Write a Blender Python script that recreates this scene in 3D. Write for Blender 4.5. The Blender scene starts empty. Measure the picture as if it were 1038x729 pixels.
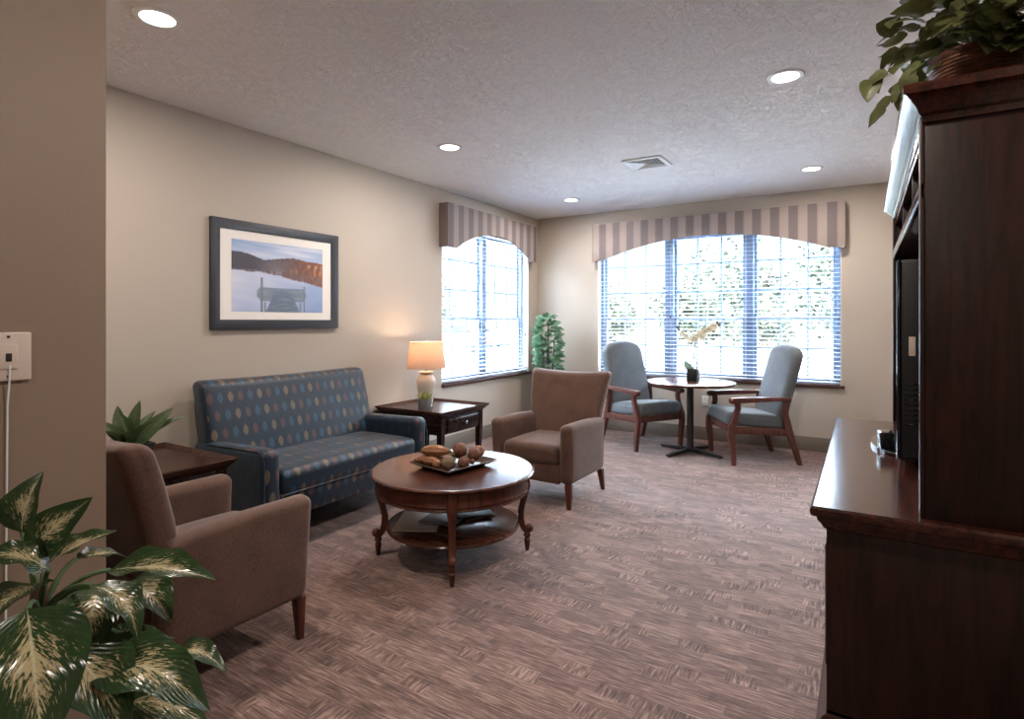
import bpy, bmesh, math, random
from mathutils import Vector, Matrix, noise
PI = math.pi
SC = bpy.context.scene
COL = SC.collection

# ------------------------------------------------------------------ materials
def srgb(r, g, b):
    f = lambda c: c / 12.92 if c <= .04045 else ((c + .055) / 1.055) ** 2.4
    return (f(r / 255), f(g / 255), f(b / 255), 1)

class NT:
    def __init__(s, name):
        s.m = bpy.data.materials.new(name); s.m.use_nodes = True
        s.t = s.m.node_tree; s.t.nodes.clear()
        s.out = s.t.nodes.new('ShaderNodeOutputMaterial')
    def n(s, typ, **kw):
        nd = s.t.nodes.new('ShaderNode' + typ)
        for k, v in kw.items():
            if k[0] == '_': setattr(nd, k[1:], v)
            else:
                k2 = k.replace('__', ' ')
                nd.inputs[k2].default_value = v
        return nd
    def l(s, a, b): s.t.links.new(a, b)
    def math(s, op, a, b=None, c=None):
        nd = s.t.nodes.new('ShaderNodeMath'); nd.operation = op
        for i, v in enumerate((a, b, c)):
            if v is None: continue
            if isinstance(v, (int, float)): nd.inputs[i].default_value = v
            else: s.l(v, nd.inputs[i])
        return nd.outputs[0]
    def mix(s, fac, a, b):
        nd = s.t.nodes.new('ShaderNodeMix'); nd.data_type = 'RGBA'
        for i, v in ((0, fac), (6, a), (7, b)):
            if isinstance(v, (int, float, tuple)): nd.inputs[i].default_value = v
            else: s.l(v, nd.inputs[i])
        return nd.outputs[2]
    def ramp(s, fac, stops):
        nd = s.t.nodes.new('ShaderNodeValToRGB'); e = nd.color_ramp.elements
        while len(e) < len(stops): e.new(.5)
        for el, (p, c) in zip(e, stops): el.position = p; el.color = c
        s.l(fac, nd.inputs[0]); return nd.outputs[0]
    def coord(s, kind='Object', scale=(1, 1, 1), rot=(0, 0, 0)):
        tc = s.n('TexCoord'); mp = s.n('Mapping')
        mp.inputs['Scale'].default_value = scale; mp.inputs['Rotation'].default_value = rot
        s.l(tc.outputs[kind], mp.inputs[0]); return mp.outputs[0]
    def noise(s, vec, scale=5, detail=3, rough=.5, dist=0):
        nd = s.n('TexNoise', Scale=scale, Detail=detail, Roughness=rough, Distortion=dist)
        s.l(vec, nd.inputs['Vector']); return nd.outputs['Fac']
    def bump(s, h, strength=.3, dist=.01):
        nd = s.n('Bump', Strength=strength, Distance=dist); s.l(h, nd.inputs['Height']); return nd.outputs[0]
    def bsdf(s, color, rough=.5, metal=0, normal=None, **kw):
        b = s.n('BsdfPrincipled', Roughness=rough, Metallic=metal)
        if isinstance(color, tuple): b.inputs['Base Color'].default_value = color
        else: s.l(color, b.inputs['Base Color'])
        if normal is not None: s.l(normal, b.inputs['Normal'])
        for k, v in kw.items():
            b.inputs[k.replace('__', ' ')].default_value = v
        s.l(b.outputs[0], s.out.inputs[0]); return b

def simple(name, c, rough=.5, metal=0, var=.12, nscale=30, bumpv=0.0, **kw):
    t = NT(name); v = t.coord()
    n = t.noise(v, nscale, 3)
    col = t.mix(n, tuple(x * (1 - var) for x in c[:3]) + (1,), tuple(min(1, x * (1 + var)) for x in c[:3]) + (1,))
    nm = t.bump(n, bumpv, .004) if bumpv else None
    t.bsdf(col, rough, metal, nm, **kw); return t.m

def wood(name, dark, light, rough=.3, axis='x', coat=.0, fig=1.0, spec=.3):
    t = NT(name)
    sc = {'x': (1.2, 14, 14), 'y': (14, 1.2, 14), 'z': (14, 14, 1.2)}[axis]
    v = t.coord(scale=sc)
    n1 = t.noise(v, 2.2, 5, .6, .6 * fig)
    sc2 = tuple(k * 5 for k in sc)
    n2 = t.noise(t.coord(scale=sc2), 3, 3, .6)
    f = t.math('ADD', t.math('MULTIPLY', n1, .75), t.math('MULTIPLY', n2, .25))
    col = t.ramp(f, [(.36, dark), (.62, light)])
    t.bsdf(col, rough, 0, t.bump(n2, .015, .001), Coat__Weight=coat, Coat__Roughness=.2, Specular__IOR__Level=spec); return t.m

def upholstery(name, c1, c2, rough=.85, sc=(260, 260, 60), sheen=.25):
    t = NT(name)
    a = t.noise(t.coord(scale=(1, 1, .22)), 330, 2, .6)
    b = t.noise(t.coord(), 9, 3)
    f = t.math('ADD', t.math('MULTIPLY', a, .7), t.math('MULTIPLY', b, .3))
    col = t.ramp(f, [(.35, c1), (.65, c2)])
    t.bsdf(col, rough, 0, t.bump(a, .25, .003), Sheen__Weight=sheen, Sheen__Roughness=.4); return t.m

M = {}
def wall_mat(name, c):
    t = NT(name); v = t.coord()
    n = t.noise(v, 130, 4, .6); n2 = t.noise(v, 1.3, 2)
    col = t.mix(n2, tuple(x * .97 for x in c[:3]) + (1,), c)
    t.bsdf(col, .6, 0, t.bump(n, .12, .003)); return t.m
M['wall'] = wall_mat('wall paint', srgb(178, 169, 157))
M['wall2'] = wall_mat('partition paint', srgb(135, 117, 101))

def ceiling_mat():
    t = NT('knockdown ceiling'); v = t.coord()
    wv = t.noise(v, 3.2, 3, .6)
    mp = t.n('VectorMath', _operation='ADD'); t.l(v, mp.inputs[0])
    cx = t.n('CombineXYZ'); t.l(wv, cx.inputs[0]); t.l(t.noise(v, 5.1, 2), cx.inputs[1]); t.l(cx.outputs[0], mp.inputs[1])
    a = t.n('TexNoise', Scale=21, Detail=3, Roughness=.55, Distortion=2.6); t.l(mp.outputs[0], a.inputs['Vector'])
    r = t.ramp(a.outputs['Fac'], [(.46, (0, 0, 0, 1)), (.5, (1, 1, 1, 1)), (.56, (.1, .1, .1, 1))])
    t.bsdf(srgb(248, 246, 246), .8, 0, t.bump(r, .7, .010)); return t.m
M['ceiling'] = ceiling_mat()

def carpet_mat():
    t = NT('woven carpet'); tc = t.n('TexCoord'); o = tc.outputs['Object']
    sx = t.n('SeparateXYZ'); t.l(o, sx.inputs[0])
    def cell(sxv, syv, off):
        c = t.n('CombineXYZ')
        row = t.math('FLOOR', t.math('MULTIPLY', sx.outputs[1], syv))
        sh = t.math('MULTIPLY', row, .37)
        t.l(t.math('FLOOR', t.math('ADD', t.math('MULTIPLY', sx.outputs[0], sxv), sh)), c.inputs[0]); t.l(row, c.inputs[1])
        c.inputs[2].default_value = off
        w = t.n('TexWhiteNoise', _noise_dimensions='3D'); t.l(c.outputs[0], w.inputs['Vector']); return w.outputs['Value']
    sel = t.math('GREATER_THAN', cell(8, 15, 1.3), .78)
    tone = cell(6, 17, 7.7)
    h = t.noise(t.coord(scale=(1, 15, 1)), 9, 3, .65)
    vv = t.noise(t.coord(scale=(11, 1.2, 1)), 9, 2, .6)
    st = t.n('Mix'); t.l(sel, st.inputs[0]); t.l(h, st.inputs[2]); t.l(vv, st.inputs[3])
    fine = t.noise(t.coord(), 260, 2)
    big = t.noise(t.coord(), .9, 3)
    f = t.math('ADD', t.math('MULTIPLY', st.outputs[0], .8), t.math('MULTIPLY', tone, .10))
    f = t.math('ADD', f, t.math('MULTIPLY', fine, .12))
    f = t.math('ADD', f, t.math('MULTIPLY', big, .10))
    f = t.math('SUBTRACT', f, .06)
    col = t.ramp(f, [(.34, srgb(54, 37, 31)), (.50, srgb(104, 78, 70)), (.66, srgb(158, 131, 121))])
    t.bsdf(col, .9, 0, t.bump(f, .5, .006), Sheen__Weight=.2); return t.m
M['carpet'] = carpet_mat()

def sofa_mat():
    t = NT('leaf pattern upholstery'); tc = t.n('TexCoord'); s = t.n('SeparateXYZ'); t.l(tc.outputs['Object'], s.inputs[0])
    nn = t.n('SeparateXYZ'); t.l(tc.outputs['Normal'], nn.inputs[0])
    side = t.math('GREATER_THAN', t.math('ABSOLUTE', nn.outputs[0]), .75)
    mu = t.n('Mix'); t.l(side, mu.inputs[0]); t.l(s.outputs[0], mu.inputs[2]); t.l(s.outputs[1], mu.inputs[3])
    u = t.math('ADD', mu.outputs[0], 10.0)
    v = t.math('ADD', t.math('ADD', s.outputs[2], t.math('MULTIPLY', s.outputs[1], .9)), 10.02)
    vr = t.math('DIVIDE', v, .138)
    row = t.math('FLOOR', vr); fv = t.math('SUBTRACT', t.math('FRACT', vr), .5)
    uu = t.math('ADD', t.math('DIVIDE', u, .070), t.math('MULTIPLY', row, .5))
    colr = t.math('FLOOR', uu); fu = t.math('SUBTRACT', t.math('FRACT', uu), .5)
    q = t.math('DIVIDE', fv, .32)
    w = t.math('MULTIPLY', t.math('SUBTRACT', 1.0, t.math('POWER', t.math('ABSOLUTE', q), 2.2)), .27)
    mask = t.math('GREATER_THAN', w, t.math('ABSOLUTE', fu))
    idx = t.math('DIVIDE', t.math('FLOORED_MODULO', colr, 3), 3.0)
    lc = t.n('ValToRGB'); e = lc.color_ramp; e.interpolation = 'CONSTANT'
    e.elements[0].color = srgb(38, 74, 96); e.elements[1].position = .3; e.elements[1].color = srgb(110, 94, 70)
    x = e.elements.new(.6); x.color = srgb(86, 54, 54)
    t.l(idx, lc.inputs[0])
    weave = t.noise(t.coord(scale=(1, 1, 1)), 210, 2)
    bgn = t.noise(t.coord(scale=(9, 9, 2.5)), 5, 3, .7)
    bg = t.mix(bgn, srgb(1, 16, 29), srgb(6, 42, 64))
    col = t.mix(t.math('MULTIPLY', mask, t.math('SUBTRACT', .72, t.math('MULTIPLY', side, .6))), bg, lc.outputs[0])
    t.bsdf(col, .48, 0, t.bump(weave, .15, .002), Sheen__Weight=.15); return t.m
M['sofa'] = sofa_mat()

def valance_mat():
    t = NT('striped valance fabric'); tc = t.n('TexCoord'); s = t.n('SeparateXYZ'); t.l(tc.outputs['Object'], s.inputs[0])
    nn = t.n('SeparateXYZ'); t.l(tc.outputs['Normal'], nn.inputs[0])
    fr = t.math('FRACT', t.math('DIVIDE', t.math('ADD', s.outputs[0], 10), .178))
    m = t.math('GREATER_THAN', fr, .5)
    thin = t.math('GREATER_THAN', .03, t.math('ABSOLUTE', t.math('SUBTRACT', fr, .56)))
    a = t.noise(t.coord(scale=(4, 1, .6)), 60, 3, .6)
    c = t.mix(m, srgb(98, 90, 92), srgb(146, 135, 130))
    c = t.mix(t.math('MULTIPLY', thin, .35), c, srgb(120, 106, 100))
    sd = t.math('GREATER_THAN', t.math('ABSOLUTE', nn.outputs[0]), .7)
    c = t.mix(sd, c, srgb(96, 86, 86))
    c = t.mix(t.math('MULTIPLY', a, .35), c, srgb(150, 136, 130))
    t.bsdf(c, .85, 0, t.bump(a, .2, .003)); return t.m
M['valance'] = valance_mat()

def figured():
    t = NT('figured mahogany'); a = t.noise(t.coord(scale=(3.2, 3.2, .55)), 1.6, 2, .45)
    ring = t.math('SINE', t.math('MULTIPLY', a, 62.0)); f1 = t.noise(t.coord(scale=(60, 60, 2.5)), 3, 3, .6)
    f = t.math('ADD', t.math('MULTIPLY', t.math('ADD', t.math('MULTIPLY', ring, .5), .5), .45), t.math('MULTIPLY', f1, .7))
    col = t.ramp(f, [(.15, srgb(20, 8, 6)), (.85, srgb(56, 26, 19))])
    t.bsdf(col, .42, 0, None, Specular__IOR__Level=.3); return t.m
M['mahog_z'] = figured()
M['brown_fab'] = upholstery('brown chenille', srgb(68, 48, 39), srgb(103, 76, 63))
M['grey_fab'] = upholstery('grey blue upholstery', srgb(68, 74, 80), srgb(96, 103, 108), .7, sheen=.15)
M['mahog_z'] = wood('mahogany upright grain', srgb(16, 7, 5), srgb(44, 21, 16), .42, 'z', .0, 2.0)
M['mahog_y'] = wood('mahogany long grain', srgb(28, 12, 9), srgb(66, 33, 24), .16, 'y', .0, 1.0, .5)
M['table_wood'] = wood('coffee table wood', srgb(50, 27, 19), srgb(88, 52, 38), .2, 'x', .0, 1.0, .55)
M['leg_wood'] = wood('red brown leg wood', srgb(58, 30, 22), srgb(98, 56, 42), .35, 'z', .0)
M['cherry'] = wood('cherry arm chair wood', srgb(66, 38, 34), srgb(98, 60, 53), .35, 'z', .0)
M['espresso'] = wood('espresso wood', srgb(20, 13, 12), srgb(46, 29, 25), .25, 'x', .0)
M['espresso_top'] = wood('espresso tray top', srgb(40, 24, 19), srgb(74, 46, 36), .25, 'y', .0)
M['sill_wood'] = wood('dark sill board', srgb(48, 30, 27), srgb(84, 58, 50), .35, 'x', .0)
M['white'] = simple('white vinyl', srgb(226, 230, 232), .45, var=.02)
M['white_paint'] = simple('white painted reveal', srgb(225, 222, 212), .5, var=.03)
M['vinyl'] = simple('backlit white window vinyl', srgb(112, 128, 150), .5, var=.02)  # white window frames, their backlit blue-grey shade put into the colour
M['base'] = simple('taupe vinyl base', srgb(112, 104, 94), .5, var=.05)
M['black'] = simple('black metal', srgb(22, 22, 24), .45, var=.1)
M['gloss_black'] = simple('glossy black plastic', srgb(14, 15, 18), .12, var=.05, Coat__Weight=.6)
M['matt_black'] = simple('matt black plastic', srgb(12, 12, 15), .5, var=.1)
M['screen'] = simple('dark screen glass', srgb(8, 9, 12), .08, var=.05, Coat__Weight=1.0)
M['silver'] = simple('brushed silver metal', srgb(190, 190, 192), .25, 1.0, var=.05)
M['ceramic'] = simple('crackled cream ceramic', srgb(206, 196, 184), .35, var=.06, nscale=60, Coat__Weight=.3)
M['stone_pot'] = simple('grey stone pot', srgb(112, 111, 113), .7, var=.25, nscale=90, bumpv=.3)
M['dark_pot'] = simple('dark glazed pot', srgb(24, 28, 36), .25, var=.2, Coat__Weight=.5)
M['soil'] = simple('dark soil', srgb(36, 26, 20), .95, var=.4, nscale=90, bumpv=.8)
M['frame'] = simple('charcoal picture frame', srgb(46, 50, 58), .4, var=.1)
M['mat_board'] = simple('white mat board', srgb(232, 230, 226), .8, var=.01)
M['plate'] = simple('ivory wall plate', srgb(206, 192, 182), .4, var=.02)
M['dark_hole'] = simple('dark socket', srgb(30, 22, 20), .6)
M['cream_label'] = simple('cream sticker', srgb(196, 182, 168), .6, var=.1)
M['stem'] = simple('green stem', srgb(70, 96, 62), .5, var=.2)
M['brown_stem'] = simple('brown stem', srgb(70, 48, 38), .7, var=.3, bumpv=.3)
M['basket'] = simple('woven basket', srgb(86, 52, 36), .55, var=.5, nscale=70, bumpv=.4)
M['pod'] = simple('dried seed pod', srgb(134, 92, 62), .7, var=.45, nscale=40, bumpv=.5)
M['pod_dark'] = simple('dark dried ball', srgb(104, 66, 50), .7, var=.5, nscale=55, bumpv=.6)
M['pod_grey'] = simple('grey brown dried ball', srgb(112, 96, 76), .75, var=.45, nscale=50, bumpv=.6)
M['tray'] = wood('tray wood', srgb(44, 30, 26), srgb(84, 60, 50), .3, 'x', .0)
M['book_brown'] = simple('tan leather cover', srgb(140, 112, 94), .4, var=.1)
M['book_dark'] = simple('dark green magazine cover', srgb(30, 36, 34), .4, var=.5, nscale=10)
M['book_slate'] = simple('slate blue magazine cover', srgb(70, 82, 94), .4, var=.15, nscale=10)
M['paper'] = simple('page edges', srgb(206, 200, 190), .8, var=.08, nscale=200)
M['bud'] = simple('dark bud', srgb(48, 44, 40), .6)
M['lawn'] = simple('lawn grass', srgb(38, 42, 34), .95, var=.25, nscale=8)
M['concrete'] = simple('pale bounce concrete', srgb(226, 226, 222), .9, var=.05, nscale=6)  # for the unseen slabs that bounce daylight onto the ceiling
M['asphalt'] = simple('pale asphalt', srgb(60, 62, 66), .9, var=.08, nscale=20)
M['bark'] = simple('tree bark', srgb(92, 80, 70), .9, var=.3)
M['leaf_a'] = simple('tree leaves', srgb(46, 54, 40), .7, var=.35, nscale=3)
M['leaf_b'] = simple('bluish tree leaves', srgb(38, 50, 48), .7, var=.3, nscale=3)
M['car_red'] = simple('red car paint', srgb(168, 50, 40), .25, var=.03, Coat__Weight=.8)
M['car_white'] = simple('white car paint', srgb(214, 216, 220), .25, var=.03, Coat__Weight=.8)
M['car_blue'] = simple('blue car paint', srgb(60, 84, 120), .25, var=.03, Coat__Weight=.8)
M['car_glass'] = simple('car window glass', srgb(30, 36, 42), .1, var=.05)
M['tyre'] = simple('tyre rubber', srgb(24, 24, 25), .85)

def leaf_mat(name, edge, mid, blot=0.0, rough=.35, vein=(.6, .6, .4, 1), trans=.25, seed=0):
    t = NT(name); uv = t.n('UVMap'); s = t.n('SeparateXYZ'); t.l(uv.outputs[0], s.inputs[0])
    ax = t.math('ABSOLUTE', t.math('SUBTRACT', s.outputs[0], .5))        # 0 midrib .. .5 rim
    n0 = t.noise(t.coord(), 40, 3)
    col = t.mix(n0, edge, mid)
    if blot:
        # slanting blotches that run outward from the midrib like dieffenbachia marking
        d = t.math('SUBTRACT', t.math('MULTIPLY', s.outputs[1], 9.0), t.math('MULTIPLY', ax, 9.0))
        c = t.n('CombineXYZ'); t.l(t.math('MULTIPLY', s.outputs[0], 7.5), c.inputs[0]); t.l(t.math('MULTIPLY', d, 2.1), c.inputs[1])
        tc = t.n('TexCoord'); ob = t.n('ObjectInfo'); t.l(t.math('MULTIPLY', ob.outputs['Random'], 30), c.inputs[2])
        nn = t.noise(c.outputs[0], 1.9, 4, .65, .5)
        env = t.math('SUBTRACT', .24, t.math('MULTIPLY', ax, .62))
        ends = t.math('MULTIPLY', t.math('ABSOLUTE', t.math('SUBTRACT', s.outputs[1], .48)), .42)
        k = t.math('SUBTRACT', t.math('ADD', nn, env), ends)
        mr = t.n('MapRange'); mr.inputs[1].default_value = .60; mr.inputs[2].default_value = .67; t.l(k, mr.inputs[0])
        col = t.mix(mr.outputs[0], col, srgb(186, 172, 134))
    v = t.math('GREATER_THAN', .014, ax)
    col = t.mix(t.math('MULTIPLY', v, .6), col, vein)
    vb = t.n('TexWave', _wave_type='BANDS', _bands_direction='Y', Scale=4.2, Distortion=.6)
    cc = t.n('CombineXYZ'); t.l(t.math('SUBTRACT', s.outputs[1], t.math('MULTIPLY', ax, .8)), cc.inputs[1]); t.l(cc.outputs[0], vb.inputs[0])
    nm = t.bump(vb.outputs['Fac'], .2, .003)
    b = t.bsdf(col, rough, 0, nm)
    tr = t.n('BsdfTranslucent'); t.l(col, tr.inputs[0])
    mx = t.n('MixShader'); mx.inputs[0].default_value = trans
    t.l(b.outputs[0], mx.inputs[1]); t.l(tr.outputs[0], mx.inputs[2]); t.l(mx.outputs[0], t.out.inputs[0])
    return t.m
M['dieff'] = leaf_mat('dieffenbachia leaf', srgb(28, 50, 28), srgb(56, 78, 44), 1, .2)
M['pothos'] = leaf_mat('pothos leaf', srgb(44, 54, 30), srgb(104, 106, 60), 0, .35, srgb(90, 100, 60))
M['agave'] = leaf_mat('agave leaf', srgb(44, 66, 40), srgb(96, 112, 76), 0, .35, srgb(140, 140, 100))
M['rubber'] = leaf_mat('corner plant leaf', srgb(44, 84, 54), srgb(120, 156, 126), 0, .35, srgb(170, 190, 170))
M['succulent'] = leaf_mat('succulent leaf', srgb(84, 104, 58), srgb(160, 164, 100), 0, .4, srgb(200, 200, 140))
M['orchid_leaf'] = leaf_mat('orchid leaf', srgb(90, 112, 92), srgb(130, 148, 128), 0, .4)

M['petal'] = leaf_mat('ivory orchid petal', srgb(206, 198, 176), srgb(222, 214, 194), 0, .6, srgb(206, 196, 160), .2)
def slat_mat():
    t = NT('white blind slat')
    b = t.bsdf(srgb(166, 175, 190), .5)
    tr = t.n('BsdfTranslucent', Color=srgb(230, 238, 246)); mx = t.n('MixShader'); mx.inputs[0].default_value = .08
    t.l(b.outputs[0], mx.inputs[1]); t.l(tr.outputs[0], mx.inputs[2]); t.l(mx.outputs[0], t.out.inputs[0]); return t.m
M['slat'] = slat_mat()
def shade_mat():
    t = NT('linen lamp shade')
    n = t.noise(t.coord(scale=(1, 1, 3)), 160, 2)
    c = t.mix(n, srgb(206, 184, 166), srgb(220, 200, 182))
    b = t.bsdf(c, .9)
    tr = t.n('BsdfTranslucent'); t.l(c, tr.inputs[0]); mx = t.n('MixShader'); mx.inputs[0].default_value = .5
    t.l(b.outputs[0], mx.inputs[1]); t.l(tr.outputs[0], mx.inputs[2]); t.l(mx.outputs[0], t.out.inputs[0]); return t.m
M['shade'] = shade_mat()
def glass_mat():
    t = NT('window glass'); tr = t.n('BsdfTransparent', Color=(.93, .96, .98, 1)); g = t.n('BsdfGlossy', Roughness=.02)
    lw = t.n('LayerWeight', Blend=.5); mx = t.n('MixShader')
    t.l(t.math('ADD', t.math('MULTIPLY', t.math('POWER', lw.outputs['Facing'], 5), .6), .04), mx.inputs[0])
    t.l(tr.outputs[0], mx.inputs[1]); t.l(g.outputs[0], mx.inputs[2]); t.l(mx.outputs[0], t.out.inputs[0]); return t.m
M['glass'] = glass_mat()
def emit(name, c, s):
    t = NT(name); e = t.n('Emission', Color=c, Strength=s); t.l(e.outputs[0], t.out.inputs[0]); return t.m
M['lens'] = emit('downlight lens', (1, .86, .68, 1), 7)
M['bulb'] = emit('warm bulb', (1, .72, .46, 1), 9)

# ------------------------------------------------------------------ objects
def thing(name, label, cat, loc=(0, 0, 0), rz=0, group=None):
    o = bpy.data.objects.new(name, None); COL.objects.link(o); o.empty_display_size = .1
    o.location = loc; o.rotation_euler = (0, 0, rz); o['label'] = label; o['category'] = cat
    if group: o['group'] = group
    return o
def tag(o, label, cat, group=None, kind=None):
    o['label'] = label; o['category'] = cat
    if group: o['group'] = group
    if kind: o['kind'] = kind
    return o
def obj(name, bm, mat, parent=None, smooth=35, label=None):
    me = bpy.data.meshes.new(name)
    if isinstance(bm, tuple):
        me.from_pydata([tuple(v) for v in bm[0]], [], bm[1])
        if len(bm) > 2:
            uvl = me.uv_layers.new(name='UVMap')
            for lp in me.loops: uvl.data[lp.index].uv = bm[2][lp.vertex_index]
    else:
        bmesh.ops.recalc_face_normals(bm, faces=bm.faces) if not getattr(bm, 'is_wrapped', False) else None
        bm.to_mesh(me); bm.free()
    me.materials.append(M[mat] if isinstance(mat, str) else mat)
    for p in me.polygons: p.use_smooth = True
    if smooth: me.set_sharp_from_angle(angle=math.radians(smooth))
    o = bpy.data.objects.new(name, me); COL.objects.link(o)
    if parent: o.parent = parent
    if label: o['label'] = label
    return o
def struct(name, bm, mat, smooth=35, parent=None):
    o = obj(name, bm, mat, parent, smooth)
    if not parent: o['kind'] = 'structure'
    return o
def copy_tree(o, parent=None):
    c = o.copy(); COL.objects.link(c)
    if parent: c.parent = parent
    for ch in list(o.children): copy_tree(ch, c)
    return c
def new(): return bmesh.new()

def box(bm, x0, x1, y0, y1, z0, z1, bev=0, seg=2, M4=None):
    r = bmesh.ops.create_cube(bm, size=1)
    vs = r['verts']
    for v in vs: v.co = Vector(((x0 + x1) / 2 + v.co.x * (x1 - x0), (y0 + y1) / 2 + v.co.y * (y1 - y0), (z0 + z1) / 2 + v.co.z * (z1 - z0)))
    if M4 is not None:
        for v in vs: v.co = M4 @ v.co
    if bev:
        es = {e for v in vs for e in v.link_edges}
        bmesh.ops.bevel(bm, geom=list(es), offset=bev, segments=seg, affect='EDGES', profile=.5)
    return bm
def bx(*a, **k): return box(new(), *a, **k)

def prism(bm, pts, a0, a1, plane='xz', bev=0, seg=2):
    """outline in a plane, pushed along the remaining axis from a0 to a1"""
    def mk(p, a):
        return {'xz': (p[0], a, p[1]), 'yz': (a, p[0], p[1]), 'xy': (p[0], p[1], a)}[plane]
    A = [bm.verts.new(mk(p, a0)) for p in pts]; B = [bm.verts.new(mk(p, a1)) for p in pts]
    fs = [bm.faces.new(A), bm.faces.new(B[::-1])]
    n = len(pts)
    for i in range(n): fs.append(bm.faces.new((A[i], B[i], B[(i + 1) % n], A[(i + 1) % n])))
    if bev:
        es = set(fs[0].edges) | set(fs[1].edges)
        bmesh.ops.bevel(bm, geom=list(es), offset=bev, segments=seg, affect='EDGES', profile=.5)
    return bm

def lathe(bm, prof, n=32, center=(0, 0), cap=True):
    rings = []
    for r, z in prof:
        rings.append([bm.verts.new((center[0] + r * math.cos(2 * PI * i / n), center[1] + r * math.sin(2 * PI * i / n), z)) for i in range(n)])
    for a, b in zip(rings, rings[1:]):
        for i in range(n): bm.faces.new((a[i], a[(i + 1) % n], b[(i + 1) % n], b[i]))
    if cap:
        if prof[0][0] > 1e-4: bm.faces.new(rings[0][::-1])
        if prof[-1][0] > 1e-4: bm.faces.new(rings[-1])
    return bm

def tube(bm, pts, rad, n=10, flat=None, cap=True):
    """tube through pts; rad a number or list; flat = (wx, wy) makes a rectangular-ish section"""
    pts = [Vector(p) for p in pts]; N = len(pts)
    if not isinstance(rad, (list, tuple)): rad = [rad] * N
    rings = []; prevs = None
    for i, p in enumerate(pts):
        t = (pts[min(i + 1, N - 1)] - pts[max(i - 1, 0)]).normalized()
        if prevs is None:
            up = Vector((0, 0, 1)) if abs(t.z) < .9 else Vector((1, 0, 0))
            s = t.cross(up).normalized()
        else:
            s = (prevs - t * prevs.dot(t)).normalized()
        prevs = s; u = s.cross(t)
        rings.append([bm.verts.new(p + (s * math.cos(2 * PI * k / n) + u * math.sin(2 * PI * k / n)) * rad[i]) for k in range(n)])
    for a, b in zip(rings, rings[1:]):
        for k in range(n): bm.faces.new((a[k], a[(k + 1) % n], b[(k + 1) % n], b[k]))
    if cap: bm.faces.new(rings[0][::-1]); bm.faces.new(rings[-1])
    return bm

def bar(bm, secs, bev=.006):
    """square-section member: secs = list of (cx, cy, cz, hx, hy) horizontal rectangles, rounded corners"""
    rings = []
    for cx, cy, cz, hx, hy in secs:
        b = min(bev, hx * .8, hy * .8)
        P = [(hx, -hy + b), (hx, hy - b), (hx - b, hy), (-hx + b, hy), (-hx, hy - b), (-hx, -hy + b), (-hx + b, -hy), (hx - b, -hy)]
        rings.append([bm.verts.new((cx + a, cy + c, cz)) for a, c in P])
    for a, b in zip(rings, rings[1:]):
        for k in range(8): bm.faces.new((a[k], a[(k + 1) % 8], b[(k + 1) % 8], b[k]))
    bm.faces.new(rings[0][::-1]); bm.faces.new(rings[-1]); return bm

def soft(cx, cy, cz, hx, hy, hz, r, n=8, k=4, fn=None, bm=None):
    """rounded box of half sizes h with corner radius r; fn deforms each (unit) local point -> new point"""
    bm = bm or new()
    def line(h):
        a = [-h + r * (1 - math.cos(PI / 2 * i / k)) for i in range(k)]
        m = [-(h - r) + 2 * (h - r) * i / n for i in range(n + 1)]
        return a + m + [-x for x in a[::-1]]
    L = [line(hx), line(hy), line(hz)]; H = (hx, hy, hz); cache = {}
    def vert(p):
        key = tuple(round(c, 5) for c in p)
        if key in cache: return cache[key]
        q = [max(-(H[i] - r), min(H[i] - r, p[i])) for i in range(3)]
        d = Vector([p[i] - q[i] for i in range(3)])
        w = Vector(q) + (d.normalized() * r if d.length > 1e-9 else Vector())
        if fn: w = Vector(fn(w.x / hx, w.y / hy, w.z / hz, w))
        v = bm.verts.new(w + Vector((cx, cy, cz))); cache[key] = v; return v
    for ax in range(3):
        A, B = [i for i in range(3) if i != ax]
        for s in (-1, 1):
            for i in range(len(L[A]) - 1):
                for j in range(len(L[B]) - 1):
                    ps = []
                    for di, dj in ((0, 0), (1, 0), (1, 1), (0, 1)):
                        p = [0, 0, 0]; p[ax] = s * H[ax]; p[A] = L[A][i + di]; p[B] = L[B][j + dj]; ps.append(vert(p))
                    if len(set(ps)) == 4: bm.faces.new(ps)
                    elif len(set(ps)) == 3: bm.faces.new(list(dict.fromkeys(ps)))
    return bm

def ring_loft(bm, x0, x1, y0, y1, prof, cap=True, sides=(1, 1, 1, 1)):
    """rectangle grown by each profile offset: prof = [(offset, z)]; sides = which of x0,x1,y0,y1 grow"""
    rings = []
    for o, z in prof:
        a, b, c, d = x0 - o * sides[0], x1 + o * sides[1], y0 - o * sides[2], y1 + o * sides[3]
        rings.append([bm.verts.new(p) for p in ((a, c, z), (b, c, z), (b, d, z), (a, d, z))])
    for a, b in zip(rings, rings[1:]):
        for k in range(4): bm.faces.new((a[k], a[(k + 1) % 4], b[(k + 1) % 4], b[k]))
    if cap: bm.faces.new(rings[0][::-1]); bm.faces.new(rings[-1])
    return bm

def merge(parts):
    V, F, U = [], [], []
    for p in parts:
        o = len(V); V += p[0]; F += [tuple(i + o for i in f) for f in p[1]]
        if len(p) > 2: U += p[2]
    return (V, F, U) if U else (V, F)

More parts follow.
